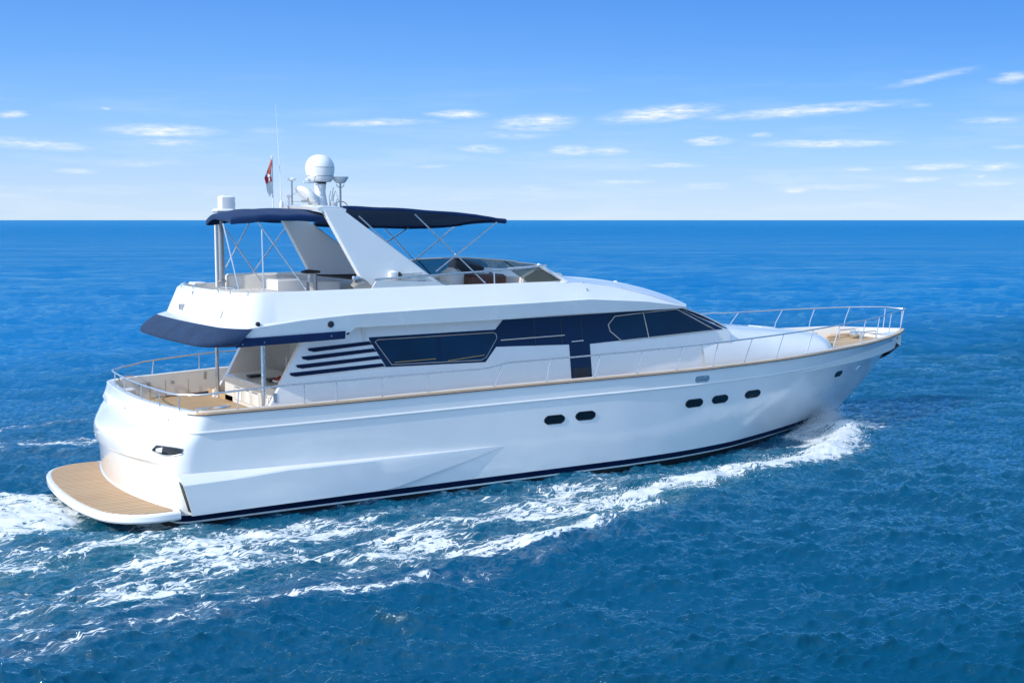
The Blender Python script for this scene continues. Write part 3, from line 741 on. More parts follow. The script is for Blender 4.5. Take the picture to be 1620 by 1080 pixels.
# navy canvas skirt round the overhang
mb = MB()
A = [(p, q) for p, q in zip(mir(L0), mir(L1)) if p[0] < 1.62]
rows = []
for v, o_ in ((-.07, -.06), (-.03, .01), (.04, .06), (.15, .105), (.35, .14), (.6, .12), (.82, .075), (.96, .03), (1.0, .015), (1.0, 0.0)):
    r_ = []
    for p, q in A:
        P_ = np.array(p) * (1 - v) + np.array(q) * v; ang = atan2(p[1] / 2.7, -(p[0] - 2.6) / 2.0)
        r_.append((P_[0] - o_ * cos(ang), P_[1] + o_ * sin(ang), P_[2]))
    rows.append(r_)
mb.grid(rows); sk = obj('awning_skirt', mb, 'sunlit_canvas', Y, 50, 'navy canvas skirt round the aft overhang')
for s_ in (-1, 1):
    mb = MB(); rows = []
    for i in range(22):
        x = 1.45 + (4.05 - 1.45) * i / 21; zt_ = np.interp(x, [1.45, 1.75, 3.97], [3.80, 3.725, 3.775]); zb = np.interp(x, [1.45, 4.05], [3.535, 3.60])
        yb_ = 2.70; yt = 2.70 + .09 * (zt_ - zb) / .37
        rows.append([(x, s_ * (yb_ - .02), zb - .005), (x, s_ * (yb_ + .02), zb - .004), (x, s_ * ((yb_ + yt) / 2 + .028), (zb + zt_) / 2), (x, s_ * (yt + .014), zt_), (x, s_ * (yt - .02), zt_ + .002)])
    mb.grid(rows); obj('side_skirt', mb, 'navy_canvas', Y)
    for x, z in ((1.6, 3.6), (2.1, 3.62), (3.7, 3.68)): mb = MB(); mb.tube([(x, s_ * 2.70, z), (x, s_ * 2.755, z)], .018, 8); obj('skirt_stud', mb, 'dull_steel', Y)
    for x, z, r in ((1.95, 4.03, .05), (3.68, 3.95, .075), (4.12, 3.74, .06)):
        mb = MB(); yb_ = 2.74 if z > 3.8 else 2.66
        mb.lathe([(0, 0), (r, 0), (r, .04), (r * .6, .05), (0, .05)], (x, s_ * yb_, z), 16, mat=np.array([[1, 0, 0], [0, 0, s_], [0, 1, 0]])); nm = obj('deck_light', mb, 'dark_trim', Y)
    mb = MB(); mb.box((2.0, s_ * 2.775, 3.95), (.3, .02, .02)); obj('trim_clip', mb, 'window_trim', Y)
mb = MB(); mb.box((1.40, .85, 4.22), (.10, .10, .13)); obj('aft_camera', mb, 'dull_steel', Y)
mb = MB(); mb.box((1.56, .45, 4.56), (.03, .04, .1)); obj('small_fitting', mb, 'dull_steel', Y)
mb = MB(); mb.box((1.462, -.85, 4.20), (.03, 1.9, .17), ry=.37, bev=.01); obj('name_plate', mb, 'off_white', Y)

# cockpit poles
for s_, x in ((-1, 2.25), (1, 2.73)):
    mb = MB(); mb.tube([(x, s_ * 2.25, 1.74), (x, s_ * 2.25, 3.62)], .052, 14); mb.lathe([(.1, 0), (.1, .02), (.055, .03)], (x, s_ * 2.25, 1.752), 16); obj('awning_post', mb, 'steel', Y)
# far wing openings (steps up to the flybridge)
for z in (2.45, 2.75, 3.05, 3.3):
    mb = MB()
    xx = 3.02 + (z - 2.16) * .62; mb.box((xx - .03, 2.30, z), (.05, .10, .16), ry=.54, bev=.015); obj('wing_hole', mb, 'porthole_glass', Y)
# ------------------------------------------------------------------ cockpit furniture
mb = MB()
mb.prism([(2.75, 1.76), (2.75, 2.36), (3.9, 2.44), (3.9, 1.76)], 1, -1.75, 1.75); bar = obj('cockpit_cabinet', mb, 'off_white', Y)
for k, y in enumerate((-1.6, -1.0, -.4, .2, .8)):
    mb = MB(); mb.box((2.738, y, 2.0), (.02, .50, .30), bev=.008); dr_ = obj('cabinet_door', mb, 'gelcoat', bar)
    mb = MB(); mb.tube([(2.715, y - .16, 2.18), (2.715, y + .16, 2.18)], .011, 6); obj('door_pull', mb, 'dull_steel', bar)
mb = MB(); mb.box((3.3, -.2, 2.43), (1.2, 3.5, .05), ry=-.07, bev=.02); obj('cabinet_top', mb, 'gelcoat', bar)
for c_, d_ in (((3.1, .5, 2.47), (.4, .25, .06)), ((3.2, -.6, 2.49), (.5, .4, .05))): mb = MB(); mb.box(c_, d_, bev=.015); obj('hob', mb, 'dark_trim', bar)
mb = MB(); mb.box((2.73, -1.72, 1.98), (.03, .30, .36)); obj('fridge_grille', mb, 'porthole_glass', bar)
mb = MB(); mb.tube([(3.35, -.9, 2.44), (3.35, -.9, 3.05)], .014, 8); mb.tube([(3.55, -1.2, 2.44), (3.55, -1.2, 3.15)], .014, 8); obj('lamp_stem', mb, 'antenna_white', bar)

# bulwark lining details, far side
for x in (1.2, 1.6, 2.2): mb = MB(); mb.box((x, 3.0, 1.98), (.012, .012, .42)); obj('lining_seam', mb, 'warm_grey', Y)
for c_ in ((1.79, 3.0, 2.12), (1.17, 3.0, 2.12), (.95, 2.97, 2.12)): mb = MB(); mb.box(c_, (.09, .03, .08), bev=.01); obj('lining_socket', mb, 'dull_steel', Y)
mb = MB(); mb.box((.35, 1.95, 2.12), (.3, .34, .14), bev=.03); obj('stern_locker', mb, 'off_white', Y)
for a_, b2_ in (((.35, 1.2, 1.78), (.33, 1.2, 2.3)), ((.5, .3, 1.78), (.5, .3, 2.05))): mb = MB(); mb.tube([a_, b2_], .02, 8); obj('gate_post', mb, 'steel', Y)
mb = MB(); mb.tube([(.36, 1.9, 2.02), (.6, 1.0, 1.98), (1.0, 1.6, 1.99)], .01, 6); obj('gate_wire', mb, 'dull_steel', Y)
for px_, py_ in ((.62, -2.98), (.62, 2.98)):
    mb = MB(); mb.tube([(px_ - .17, py_, zs(0) + .075 + (.05 if py_ > 0 else 0)), (px_ + .17, py_, zs(0) + .075 + (.05 if py_ > 0 else 0))], .022, 8)
    for d_ in (-.07, .07): mb.tube([(px_ + d_, py_, zs(0)), (px_ + d_, py_, zs(0) + .08)], .02, 8)
    obj('cleat', mb, 'steel', Y)

# ------------------------------------------------------------------ rails
def rail_pt(x, s_, h=0, lean=.07):
    """point on the guard rail line above the cap rail"""
    y = hull_y(min(x, 25.95), zs(x) * .99) - lean if x > .9 else 3.12 - lean
    return (x, s_ * y, h)
RZ = [(.3, 2.60), (1.1, 2.64), (2.4, 2.69), (7.45, 2.73), (7.75, 2.77), (8.15, 2.84), (10, 2.86), (13.3, 2.92), (16, 2.99), (18.5, 3.06), (21, 3.14), (23, 3.20), (26.2, 3.28)]
def aft_rail(y): return (transom_x(y, 2.2) + .07 + (max(0, abs(y) - 2.3) ** 2) * .55, y)
def rail_side(s_):
    pts = []
    for i in range(14):
        y = 2.85 * i / 14; x, yy = aft_rail(y); pts.append((x, s_ * yy, 2.59))
    pts += [(.50, s_ * 3.0, 2.60), (.75, s_ * 3.09, 2.62)]
    for x in list(np.arange(1.1, 7.4, .5)) + [7.45, 7.6, 7.75, 7.95, 8.15, 8.5] + list(np.arange(9, 25.4, .4)):
        add = 0 if s_ < 0 else (.13 if x < 20 else .10) * min(1, x / 3)
        pts.append((x, s_ * (hull_y(x, zs(x) * .99) - .08 * (1 if x < 22 else .5)), I(x, RZ) + add))
    pts += [(25.75, s_ * .40, 3.29 + (.04 if s_ > 0 else 0)), (26.05, s_ * .22, 3.29), (26.15, 0, 3.28)]
    return pts
for s_ in (-1, 1):
    mb = MB(); R_ = rail_side(s_); mb.tube(R_, .021, 8); gr_ = obj('guard_rail', mb, 'steel', Y)
    Ra = np.array(R_)
    def rail_at(x):
        m_ = Ra[:, 0]; k = 16
        return (x, float(np.interp(x, m_[k:], Ra[k:, 1])), float(np.interp(x, m_[k:], Ra[k:, 2])))
    for xt, xb in ((1.35, 1.30), (2.85 if s_ < 0 else 2.55, None), (3.62, None), (4.75, None), (5.95, None), (8.02, 7.75), (9.40, 9.28), (10.95, 10.75), (12.32, 12.10), (13.68, 13.45), (15.0, 14.78), (16.38, 16.05), (17.75, 17.4), (19.2, 18.85), (20.7, 20.3), (22.3, 22.0), (23.4, 23.2), (24.55, 24.35)):
        if xb is None: xb = xt
        a = rail_at(xt); y = hull_y(xb, zs(xb) * .99) - .07; bz = zs(xb) + .02 + (port_add(xb) if s_ > 0 else 0)
        mb = MB(); pts = [(xb, s_ * y, bz)]
        if s_ > 0 and xb > 8: pts.append((xb + (a[0] - xb) * .25, s_ * (y - .0), bz + (a[2] - bz) * .35))
        mb.tube(pts + [a], .014 if s_ < 0 and xt < 8 else .016, 6); mb.lathe([(.032, 0), (.032, .012), (.016, .02)], pts[0], 8); obj('stanchion', mb, 'steel', gr_)
    mb = MB(); mb.tube([(25.62, s_ * .36, 2.58), (25.75, s_ * .40, 3.28)], .018, 6); obj('stanchion', mb, 'steel', gr_)
    for y in ((.55, 1.75, 2.65) if s_ < 0 else (.9, 2.0)):
        x, yy = aft_rail(y); mb = MB(); mb.tube([(x, s_ * yy, 2.24), (x, s_ * yy, 2.59)], .016, 6); obj('stanchion', mb, 'steel', gr_)
mb = MB(); mb.tube([(26.08, 0, 2.6), (26.14, 0, 3.28)], .018, 6); obj('bow_post', mb, 'steel', Y)
# bow gear
mb = MB(); mb.box((24.1, .15, 2.50), (.5, .28, .16), bev=.04); mb.tube([(24.1, -.05, 2.5), (24.1, .4, 2.5)], .09, 12); obj('windlass', mb, 'steel', Y)
for y in (-.35, .55): mb = MB(); mb.tube([(23.7, y, 2.38), (23.7, y, 2.62), (24.45, y, 2.62), (24.45, y, 2.4)], .02, 8); obj('bow_handrail', mb, 'steel', Y)
mb = MB(); mb.box((23.05, .3, 2.46), (.55, .16, .07), bev=.02); mb.box((24.0, .75, 2.44), (1.2, .12, .07), bev=.02); obj('teak_chock', mb, 'teak_cap', Y)
mb = MB(); mb.box((22.9, 1.25, 2.45), (.9, .10, .08), bev=.02); obj('boarding_pole', mb, 'dull_steel', Y)

# ------------------------------------------------------------------ radar arch
def leg(yb_, yt, dx=0, name='arch_leg'):
    # side outline (x, z), y interpolated with z
    out = [(3.80, 6.58), (4.28, 6.58), (6.95, 4.62), (6.4, 4.60), (4.80, 4.60), (4.76, 4.93)]
    out = [(3.80, 6.58), (4.28, 6.58), (6.98, 4.70), (6.98, 4.58), (4.70, 4.58), (4.72, 4.93)]
    mb = MB(); T = .16; vs = []
    for sg in (-1, 1):
        for x, z in out:
            v = (z - 4.6) / 2; y = yb_ + (yt - yb_) * v; vs.append((x + dx, y + sg * T / 2, z))
    n = len(out); mb.add(vs, [tuple(range(n)), tuple(range(n, 2 * n))[::-1]] + [(i, (i + 1) % n, n + (i + 1) % n, n + i) for i in range(n)])
    o = obj(name, mb, 'gelcoat', Y)
    md = o.modifiers.new('bevel', 'BEVEL'); md.width = .035; md.segments = 3; md.limit_method = 'ANGLE'
    return o
al = leg(-2.12, -2.0); leg(1.72, 1.62, .34)
mb = MB(); rows = []
for j in range(21):
    y = -2.08 + 3.84 * j / 20; z = 6.60 + .07 * (1 - ((y + .16) / 1.92) ** 2); dx = .28 * j / 20
    rows.append([(3.72 + dx, y, z - .10), (3.70 + dx, y, z - .03), (3.78 + dx, y, z), (4.26 + dx, y, z), (4.42 + dx, y, z - .05), (4.40 + dx, y, z - .13)])
mb.grid(rows, closed_u=True); mb.add(rows[0], [tuple(range(6))]); mb.add(rows[-1], [tuple(range(6))]); obj('arch_crossbeam', mb, 'gelcoat', Y, 40)
# searchlight / vent on the near leg
mb = MB(); mb.box((5.55, -2.22, 4.98), (.22, .16, .26), bev=.05); hb = obj('horn_housing', mb, 'gelcoat', Y)
mb = MB(); mb.lathe([(0, 0), (.07, 0), (.085, .03), (.06, .06), (0, .06)], (5.68, -2.24, 4.99), 14, mat=np.array([[0, 0, 1], [1, 0, 0], [0, 1, 0]])); obj('horn', mb, 'dark_trim', hb)
mb = MB(); mb.box((6.05, -2.20, 4.93), (.62, .06, .15), bev=.01); ap = obj('arch_locker', mb, 'off_white', Y)
mb = MB(); mb.tube([(5.76, -2.24, 5.02), (6.32, -2.24, 5.03)], .014, 6); mb.tube([(5.76, -2.24, 4.84), (6.42, -2.24, 4.85)], .014, 6); obj('grab_bar', mb, 'steel', ap)
# ------------------------------------------------------------------ masts and antennas
bx0, by0 = 4.68, 0.0
mb = MB(); mb.lathe([(.20, 6.60), (.17, 6.75), (.13, 6.98), (.145, 7.14), (.15, 7.20)], (bx0, by0, 0), 24); dm = obj('dome_mast', mb, 'antenna_white', Y)
mb = MB(); mb.lathe([(.155, 7.185), (.155, 7.235)], (bx0, by0, 0), 24); obj('mast_collar', mb, 'black_rubber', dm)
mb = MB(); pr = [(0, 7.235), (.26, 7.235), (.30, 7.27), (.325, 7.34), (.33, 7.36), (.335, 7.38), (.358, 7.50), (.362, 7.56)]
for i in range(1, 13): a = pi / 2 * i / 12; pr.append((.362 * cos(a) ** .85 if i < 12 else 0, 7.56 + .345 * sin(a)))
mb.lathe(pr, (bx0, by0, 0), 40); rd = obj('satellite_dome', mb, 'antenna_white', Y, 50)
mb = MB(); mb.lathe([(.33, 7.365), (.341, 7.372), (.336, 7.385)], (bx0, by0, 0), 40)
for k in range(9): pass
arc = [(bx0 + .360 * cos(a), by0 + .360 * sin(a), 7.585) for a in np.linspace(-2.3, -.75, 14)]; mb.tube([(x, y, z) for x, y, z in arc], .008, 5)
obj('dome_seam', mb, 'dull_steel', rd)
mb = MB(); mb.tube([(bx0 - .22, -.12, 7.22), (bx0 - .42, -.2, 7.2), (bx0 - .52, -.2, 7.22)], .02, 6); mb.box((bx0 - .40, -.2, 7.28), (.10, .08, .06), bev=.01); mb.box((bx0 - .22, -.25, 7.17), (.08, .06, .06), bev=.01); mb.tube([(bx0 - .4, -.2, 7.2), (bx0 - .4, -.2, 7.36), (bx0 - .2, -.25, 7.36)], .008, 5)
obj('camera_bracket', mb, 'antenna_white', dm)
# tilted radome
mb = MB(); rows = []
c0 = np.array([4.22, .1, 6.86]); th = radians(52)
# flattened rounded disc whose face looks down and aft
M = np.array([[cos(.7), 0, sin(.7)], [0, 1, 0], [-sin(.7), 0, cos(.7)]])
mb.lathe([(0, -.055), (.30, -.055), (.35, -.03), (.36, .02), (.34, .075), (.27, .12), (.13, .145), (0, .15)], (4.36, .05, 6.86), 28, mat=M); rdm = obj('tilted_radar', mb, 'antenna_white', Y, 50)
mb = MB(); mb.tube([(4.5, .05, 6.66), (4.55, .05, 6.76), (4.2, .05, 6.76)], .03, 8); mb.tube([(4.25, -.3, 6.66), (4.22, -.3, 6.84)], .02, 8); obj('radar_bracket', mb, 'dull_steel', rdm)
# gps mushroom, horn antenna
mb = MB(); mb.tube([(3.98, .1, 6.64), (3.98, .1, 7.28)], .022, 8); ms = obj('sensor_mast', mb, 'dull_steel', Y)
mb = MB(); mb.lathe([(.03, 7.24), (.105, 7.27), (.11, 7.30), (.09, 7.325), (0, 7.335)], (3.98, .1, 0), 20); mb.lathe([(0, 6.84), (.06, 6.85), (.06, 6.90), (0, 6.92)], (3.90, .12, 0), 16); obj('sensor_cap', mb, 'antenna_white', ms)
mb = MB(); mb.tube([(3.90, .12, 6.62), (3.90, .12, 6.84)], .03, 8); mb.tube([(3.98, .1, 6.9), (4.12, .1, 6.98)], .012, 6); obj('sensor_arm', mb, 'antenna_white', ms)
mb = MB(); mb.tube([(5.18, -.1, 6.55), (5.18, -.1, 7.22)], .026, 8); mm_ = obj('light_mast', mb, 'dull_steel', Y)
mb = MB(); mb.lathe([(0, 7.20), (.10, 7.21), (.16, 7.27), (.205, 7.35), (.21, 7.365), (0, 7.37)], (5.18, -.1, 0), 24); obj('dish_antenna', mb, 'antenna_white', mm_)
mb = MB(); mb.tube([(5.18 + .10 * cos(a), -.1, 7.18 + .08 * sin(a)) for a in np.linspace(pi, 2 * pi, 9)], .010, 5)
mb.tube([(5.2 + .15 * cos(a), -.12 + .05 * sin(a), 6.66 + .10 * sin(a)) for a in np.linspace(-.3, pi + .2, 12)], .012, 5); obj('cable_loop', mb, 'dull_steel', mm_)
mb = MB()
for k, (x, y) in enumerate(((4.92, -.05), (4.97, -.1), (5.03, -.05), (5.08, -.12))):
    h_ = (.42, .5, .40, .28)[k]; mb.tube([(x, y, 6.6), (x - .02, y, 6.6 + h_ * .6), (x + .02, y, 6.6 + h_)], .012, 6)
mb.tube([(4.9, -.1, 6.75), (5.05, -.1, 7.02), (5.12, -.1, 6.8), (5.2, -.1, 6.68)], .01, 6)
mb.box((5.0, -.1, 6.68), (.16, .1, .14), bev=.02); obj('hose_bundle', mb, 'antenna_white', Y)
mb = MB(); mb.tube([(4.0, -.5, 6.66), (4.0, -.5, 6.72), (4.5, -.5, 6.72), (4.5, -.5, 6.66)], .012, 6); mb.tube([(4.0, .6, 6.66), (4.0, .6, 6.75), (4.4, .6, 6.75)], .012, 6); obj('arch_handrail', mb, 'steel', Y)
# whip antenna + ensign staff
mb = MB(); mb.tube([(3.66, .0, 6.6), (3.64, .0, 7.4), (3.55, .0, 9.1)], [.018, .009, .003], 8); wa_ = obj('whip_antenna', mb, 'antenna_white', Y)
mb = MB(); mb.lathe([(.05, 6.6), (.05, 6.7), (.03, 6.76)], (3.66, 0, 0), 12); obj('antenna_foot', mb, 'antenna_white', wa_)
mb = MB(); mb.tube([(3.46, .05, 6.58), (3.46, .05, 7.78)], .017, 8); mb.lathe([(0, 7.78), (.028, 7.80), (.028, 7.83), (0, 7.85)], (3.46, .05, 0), 10); fs_ = obj('flagstaff', mb, 'antenna_white', Y)
mb = MB(); NR, NC = 26, 12; grid_ = []
for i in range(NR + 1):
    v = i / NR; r_ = []
    wd = np.interp(v, [0, .25, .5, .6, .85, 1], [.02, .11, .23, .21, .18, .10])
    for j in range(NC + 1):
        u = j / NC; r_.append((3.445 - wd * u * .94, .05 + .05 * sin(u * 7 + v * 5) * (1 - .3 * v) - .06 * u, 7.74 - .80 * v - .10 * u * v + .02 * sin(u * 9)))
    grid_.append(r_)
for i in range(NR):
    for j in range(NC):
        v = (i + .5) / NR; u = (j + .5) / NC
        if v > .66: k = 1
        elif abs(v - (.50 - .14 * u)) < .035 or abs(u - (.45 + (v - .6) * .8)) < .08 and v > .2: k = 1
        elif v < .36: k = 2
        else: k = 0
        mb.add([grid_[i][j], grid_[i][j + 1], grid_[i + 1][j + 1], grid_[i + 1][j]], [(0, 1, 2, 3)], k)
fg = obj('ensign', mb, ['flag_red', 'flag_white', 'flag_brown'], fs_, 180, 'red flag with a white cross hanging limp')
# davit column with white cap, aft port quarter of the flybridge
mb = MB(); mb.tube([(2.83, 2.05, 4.6), (2.83, 2.05, 6.35)], .085, 16); mb.lathe([(.12, 4.72), (.12, 4.76), (.085, 4.8)], (2.83, 2.05, 0), 16); dv = obj('davit_column', mb, 'dull_steel', Y)
mb = MB(); mb.tube([(2.70, 2.05, 4.6), (2.70, 2.05, 6.3)], .03, 10); obj('davit_pipe', mb, 'antenna_white', dv)
mb = MB(); mb.box((3.0, 2.05, 6.72), (.36, .34, .38), bev=.035); mb.box((2.92, 2.05, 6.53), (.5, .42, .10), bev=.04); mb.box((3.2, 2.05, 6.7), (.06, .08, .05), bev=.01); obj('davit_head', mb, 'antenna_white', dv)

# ------------------------------------------------------------------ biminis
def canopy(name, cN, cF, sag, th, mat='navy_canvas', seed=0, edge=.10, label=None, crown=.12):
    """cN, cF: polylines (x, y, z) of the near and far edges, aft to front"""
    r0 = np.random.default_rng(seed); NU, NV = 48, 28; top = []
    nN = np.array(cN); nF = np.array(cF); tN = np.linspace(0, 1, len(nN)); tF = np.linspace(0, 1, len(nF))
    for i in range(NU + 1):
        u = i / NU; a = np.array([np.interp(u, tN, nN[:, k]) for k in range(3)]); b_ = np.array([np.interp(u, tF, nF[:, k]) for k in range(3)])
        r_ = []
        for j in range(NV + 1):
            v = j / NV; p = a * (1 - v) + b_ * v
            p = p.copy(); p[2] += crown * (1 - abs(2 * v - 1) ** 2.2) * (1 - .25 * abs(2 * u - 1) ** 4)
            p[2] += sag * cos(u * 2 * pi * 3) * .5 * (1 - (2 * v - 1) ** 2 * .4)
            p[2] += .008 * sin(9 * v + 5 * u + seed) + .006 * sin(23 * u + 3 * v)
            r_.append(p)
        top.append(r_)
    mb = MB()
    def drop(p, d_, out=(0, 0)): return (p[0] + out[0], p[1] + out[1], p[2] - d_)
    mb.grid(top)
    und = [[drop(p, .02) for p in r] for r in top]; mb.grid(und)
    # valance rolled round the edge
    ring = [r[0] for r in top] + top[-1][1:] + [r[-1] for r in top[::-1][1:]] + top[0][::-1][1:-1]
    cx_ = np.mean([p[:2] for p in ring], axis=0); rows = []
    for d_, o_ in ((0, 0), (.03, .022), (edge * .6, .026), (edge, .012), (edge, -.012), (.02, -.012)):
        rr = []
        for k, p in enumerate(ring):
            dv_ = p[:2] - cx_; dv_ = dv_ / (np.hypot(*dv_) + 1e-9)
            rr.append((p[0] + dv_[0] * o_, p[1] + dv_[1] * o_, p[2] - d_ * (1 + .08 * sin(k * .23))))
        rows.append(rr)
    mb.grid(rows, closed_u=True)
    return obj(name, mb, mat, Y, 60, label)
ca = canopy('aft_bimini', [(1.72, -1.85, 6.33), (2.3, -1.98, 6.40), (3.0, -2.0, 6.42), (3.7, -1.95, 6.42), (4.15, -1.9, 6.38)],
            [(2.42, 1.9, 6.31), (2.8, 2.0, 6.35), (3.2, 2.0, 6.38), (3.9, 2.0, 6.38), (4.6, 1.9, 6.34)], .008, .02, seed=1, edge=.14, crown=.17, label='navy canvas bimini aft of the radar arch')
cf = canopy('forward_bimini', [(4.40, -1.95, 6.62), (5.5, -2.0, 6.60), (6.8, -2.0, 6.54), (8.0, -1.95, 6.45), (8.86, -1.85, 6.31)],
            [(5.3, 1.9, 6.22), (6.4, 2.0, 6.18), (7.6, 2.0, 6.13), (8.7, 2.0, 6.13), (9.75, 1.85, 6.20)], .006, .02, seed=2, edge=.08, crown=.07, label='navy canvas bimini forward of the radar arch')
mb = MB(); pts = [(8.90 + .9 * v - .0 + .12 * sin(pi * v), -1.85 + 3.7 * v, 6.27 - .06 * v + .04 * (1 - abs(2 * v - 1) ** 2.2)) for v in np.linspace(0, 1, 20)]; mb.tube(pts, .065, 12); obj('canvas_roll', mb, 'navy_canvas', cf)
def frame(parent, pairs, r=.017):
    for a, b_ in pairs: mb = MB(); mb.tube([a, b_], r, 8); obj('frame_tube', mb, 'steel', parent)
TUBES_A = [((1.5, -1.95, 6.22), (1.67, -2.4, 4.76)),
  ((2.29, -1.95, 6.27), (3.25, -2.4, 4.73)),
  ((2.26, -2.3, 6.09), (2.24, -2.4, 4.72)),
  ((2.77, 1.9, 6.27), (3.83, 1.9, 4.71)),
  ((3.63, 2.0, 6.32), (2.96, 2.1, 5.09)),
  ((4.73, 2.0, 6.3), (3.69, 2.1, 4.95))]
TUBES_F = [((6.28, -1.95, 6.44), (8.03, -2.35, 4.74)),
  ((8.64, -1.9, 6.24), (6.72, -2.2, 5.06)),
  ((4.8, -1.95, 6.39), (6.15, -1.95, 5.25)),
  ((7.05, 1.95, 6.42), (8.49, 2.2, 5.15)),
  ((8.15, 1.95, 6.09), (7.38, 2.1, 5.59)),
  ((9.82, 1.95, 6.26), (8.37, 2.2, 5.1))]
frame(ca, TUBES_A); frame(cf, TUBES_F)

# ------------------------------------------------------------------ flybridge furniture
mb = MB(); mb.box((3.2, 1.55, 4.33), (1.5, 1.2, .42), bev=.05); obj('sun_pad', mb, 'cushion', Y)
mb = MB(); mb.box((2.6, -.2, 4.36), (1.3, 1.9, .30), bev=.05); mb.box((3.3, -.2, 4.50), (.14, 1.9, .2), bev=.04); obj('lounge_bench', mb, 'grey_cushion', Y)
mb = MB(); mb.box((4.3, 1.35, 4.55), (.8, .8, .5), bev=.03); mb.box((5.2, 1.35, 4.52), (.85, .8, .45), bev=.03); obj('wet_bar', mb, 'gelcoat', Y)
mb = MB(); mb.box((5.6, 2.18, 4.62), (5.2, .28, .62), bev=.05); obj('port_backrest', mb, 'cushion', Y)
mb = MB(); mb.box((2.1, 1.75, 4.72), (.3, .5, .08), bev=.02); mb.box((4.2, -2.28, 4.60), (3.9, .16, .18), bev=.04); obj('coaming_cushion', mb, 'cream', Y)
mb = MB(); mb.tube([(4.9, .9, 4.3), (4.9, .9, 4.98)], .05, 10); pt_ = obj('table_pedestal', mb, 'dull_steel', Y)
mb = MB(); mb.tube([(4.55, 1.0, 4.98), (4.7, .9, 4.99), (5.0, .8, 4.98)], [.02, .06, .03], 8); mb.tube([(4.9, .9, 4.9), (5.2, .7, 4.88), (5.9, .5, 4.84), (6.3, .3, 4.82)], [.02, .035, .08, .02], 8); obj('folded_parasol', mb, 'dark_trim', Y)
# canvas cover at the foot of the near leg
mb = MB(); rows = []
for i in range(9):
    x = 4.42 + .5 * i / 8; h_ = .30 * sin(pi * (.15 + .7 * i / 8)); rows.append([(x, -2.40, 4.66), (x + .01, -2.38, 4.66 + h_ * .6), (x, -2.25, 4.66 + h_), (x, -2.1, 4.66)])
mb.grid(rows); obj('canvas_cover', mb, 'warm_grey', Y)
mb = MB(); mb.box((4.58, -2.3, 4.95), (.14, .1, .1), bev=.03); mb.lathe([(0, 0), (.05, 0), (.06, .05), (0, .07)], (4.5, -2.33, 4.95), 12, mat=np.array([[0, 0, -1], [1, 0, 0], [0, 1, 0]])); obj('side_lamp', mb, 'steel', Y)
# helm
mb = MB(); mb.box((7.9, -.9, 4.62), (.50, .60, .95), bev=.16); mb.box((7.55, -.9, 4.5), (.4, .6, .5), bev=.1); obj('helm_seat', mb, 'cushion', Y)
mb = MB(); mb.box((8.6, -1.35, 4.52), (1.0, .6, .80), bev=.06); obj('companion_seat', mb, 'brown_leather', Y)
mb = MB(); mb.box((9.2, .7, 4.80), (.9, .5, .8), bev=.08, ry=.25); obj('helm_backrest', mb, 'dark_trim', Y)
mb = MB(); mb.prism([(9.35, 4.14), (9.45, 4.84), (9.8, 5.0), (10.6, 4.92), (10.8, 4.7), (10.8, 4.14)], 1, -1.9, 1.7); hc = obj('helm_console', mb, 'cream', Y)
mb = MB(); mb.box((9.38, -.3, 4.72), (.06, 1.0, .25), ry=-.15); obj('instrument_panel', mb, 'dark_trim', hc)
mb = MB(); mb.tube([(9.25 , -.6 + .19 * cos(a), 4.72 + .19 * sin(a)) for a in np.linspace(0, 2 * pi, 20)], .016, 6); mb.tube([(9.25, -.6, 4.72), (9.4, -.6, 4.66)], .03, 8); mb.tube([(9.25, -.79, 4.72), (9.25, -.41, 4.72)], .012, 6); obj('steering_wheel', mb, 'dark_trim', hc)
mb = MB(); mb.box((7.2, -2.28, 4.66), (1.4, .14, .12), bev=.03); obj('starboard_trim', mb, 'brown_leather', Y)
# wrap-round flybridge windscreen
def wsc_b(u):          # base line, u in -1..1 (starboard .. port)
    a = abs(u)
    if a > .45: x = np.interp(a, [.45, 1], [10.55, 7.3]); y = np.interp(a, [.45, .55, 1], [2.08, 2.32, 2.38])
    else: y = 2.08 * a / .45; x = 10.55 + .75 * (1 - (a / .45) ** 2)
    return np.array([x, y * (1 if u > 0 else -1), 4.72 + (.03 if u > 0 else 0)])
def wsc_t(u):
    a = abs(u); b_ = wsc_b(u).copy(); h_ = np.interp(a, [0, .45, .7, 1], [.42, .41, .36, .10]); b_[0] -= np.interp(a, [0, .45, 1], [.85, .72, .25]); b_[1] *= .95; b_[2] += h_ + (.12 if u > 0 else 0) * np.interp(a, [0, .45, 1], [0, .6, 1]); return b_
U = np.linspace(-.66, 1, 60)
mb = MB(); A_ = [wsc_b(u) for u in U]; B_ = [wsc_t(u) for u in U]; mb.grid([A_, [(a + b_) / 2 for a, b_ in zip(A_, B_)], B_]); fw = obj('fly_windscreen', mb, 'windscreen_glass', Y, 60, 'low tinted windscreen wrapped round the flybridge helm')
mb = MB(); mb.tube(B_, .020, 8); mb.tube(A_, .015, 6); obj('screen_rim', mb, 'window_trim', fw)
mb = MB()
for u in (-.2, .15, .45, .7): mb.tube([wsc_b(u), wsc_t(u)], .016, 6)
obj('screen_post', mb, 'dark_trim', fw)
mb = MB(); a, b_ = wsc_b(-.45), wsc_t(-.45); mb.tube([a + np.array([.12, 0, -.03]), b_ + np.array([.0, 0, 0.02])], .055, 8); obj('screen_pillar', mb, 'gelcoat', fw)
mb = MB(); mb.tube([(4.95, -2.44, 4.92), (6.5, -2.42, 4.98), (8.2, -2.40, 5.05), (9.3, -2.30, 5.10), (10.05, -2.05, 5.14)], .026, 8); hr = obj('side_handrail', mb, 'steel', Y)
for x, z in ((8.25, 5.05), (5.0, 4.92)): mb = MB(); mb.tube([(x, -2.42, 4.68), (x, -2.40, z)], .018, 8); obj('stanchion', mb, 'steel', hr)
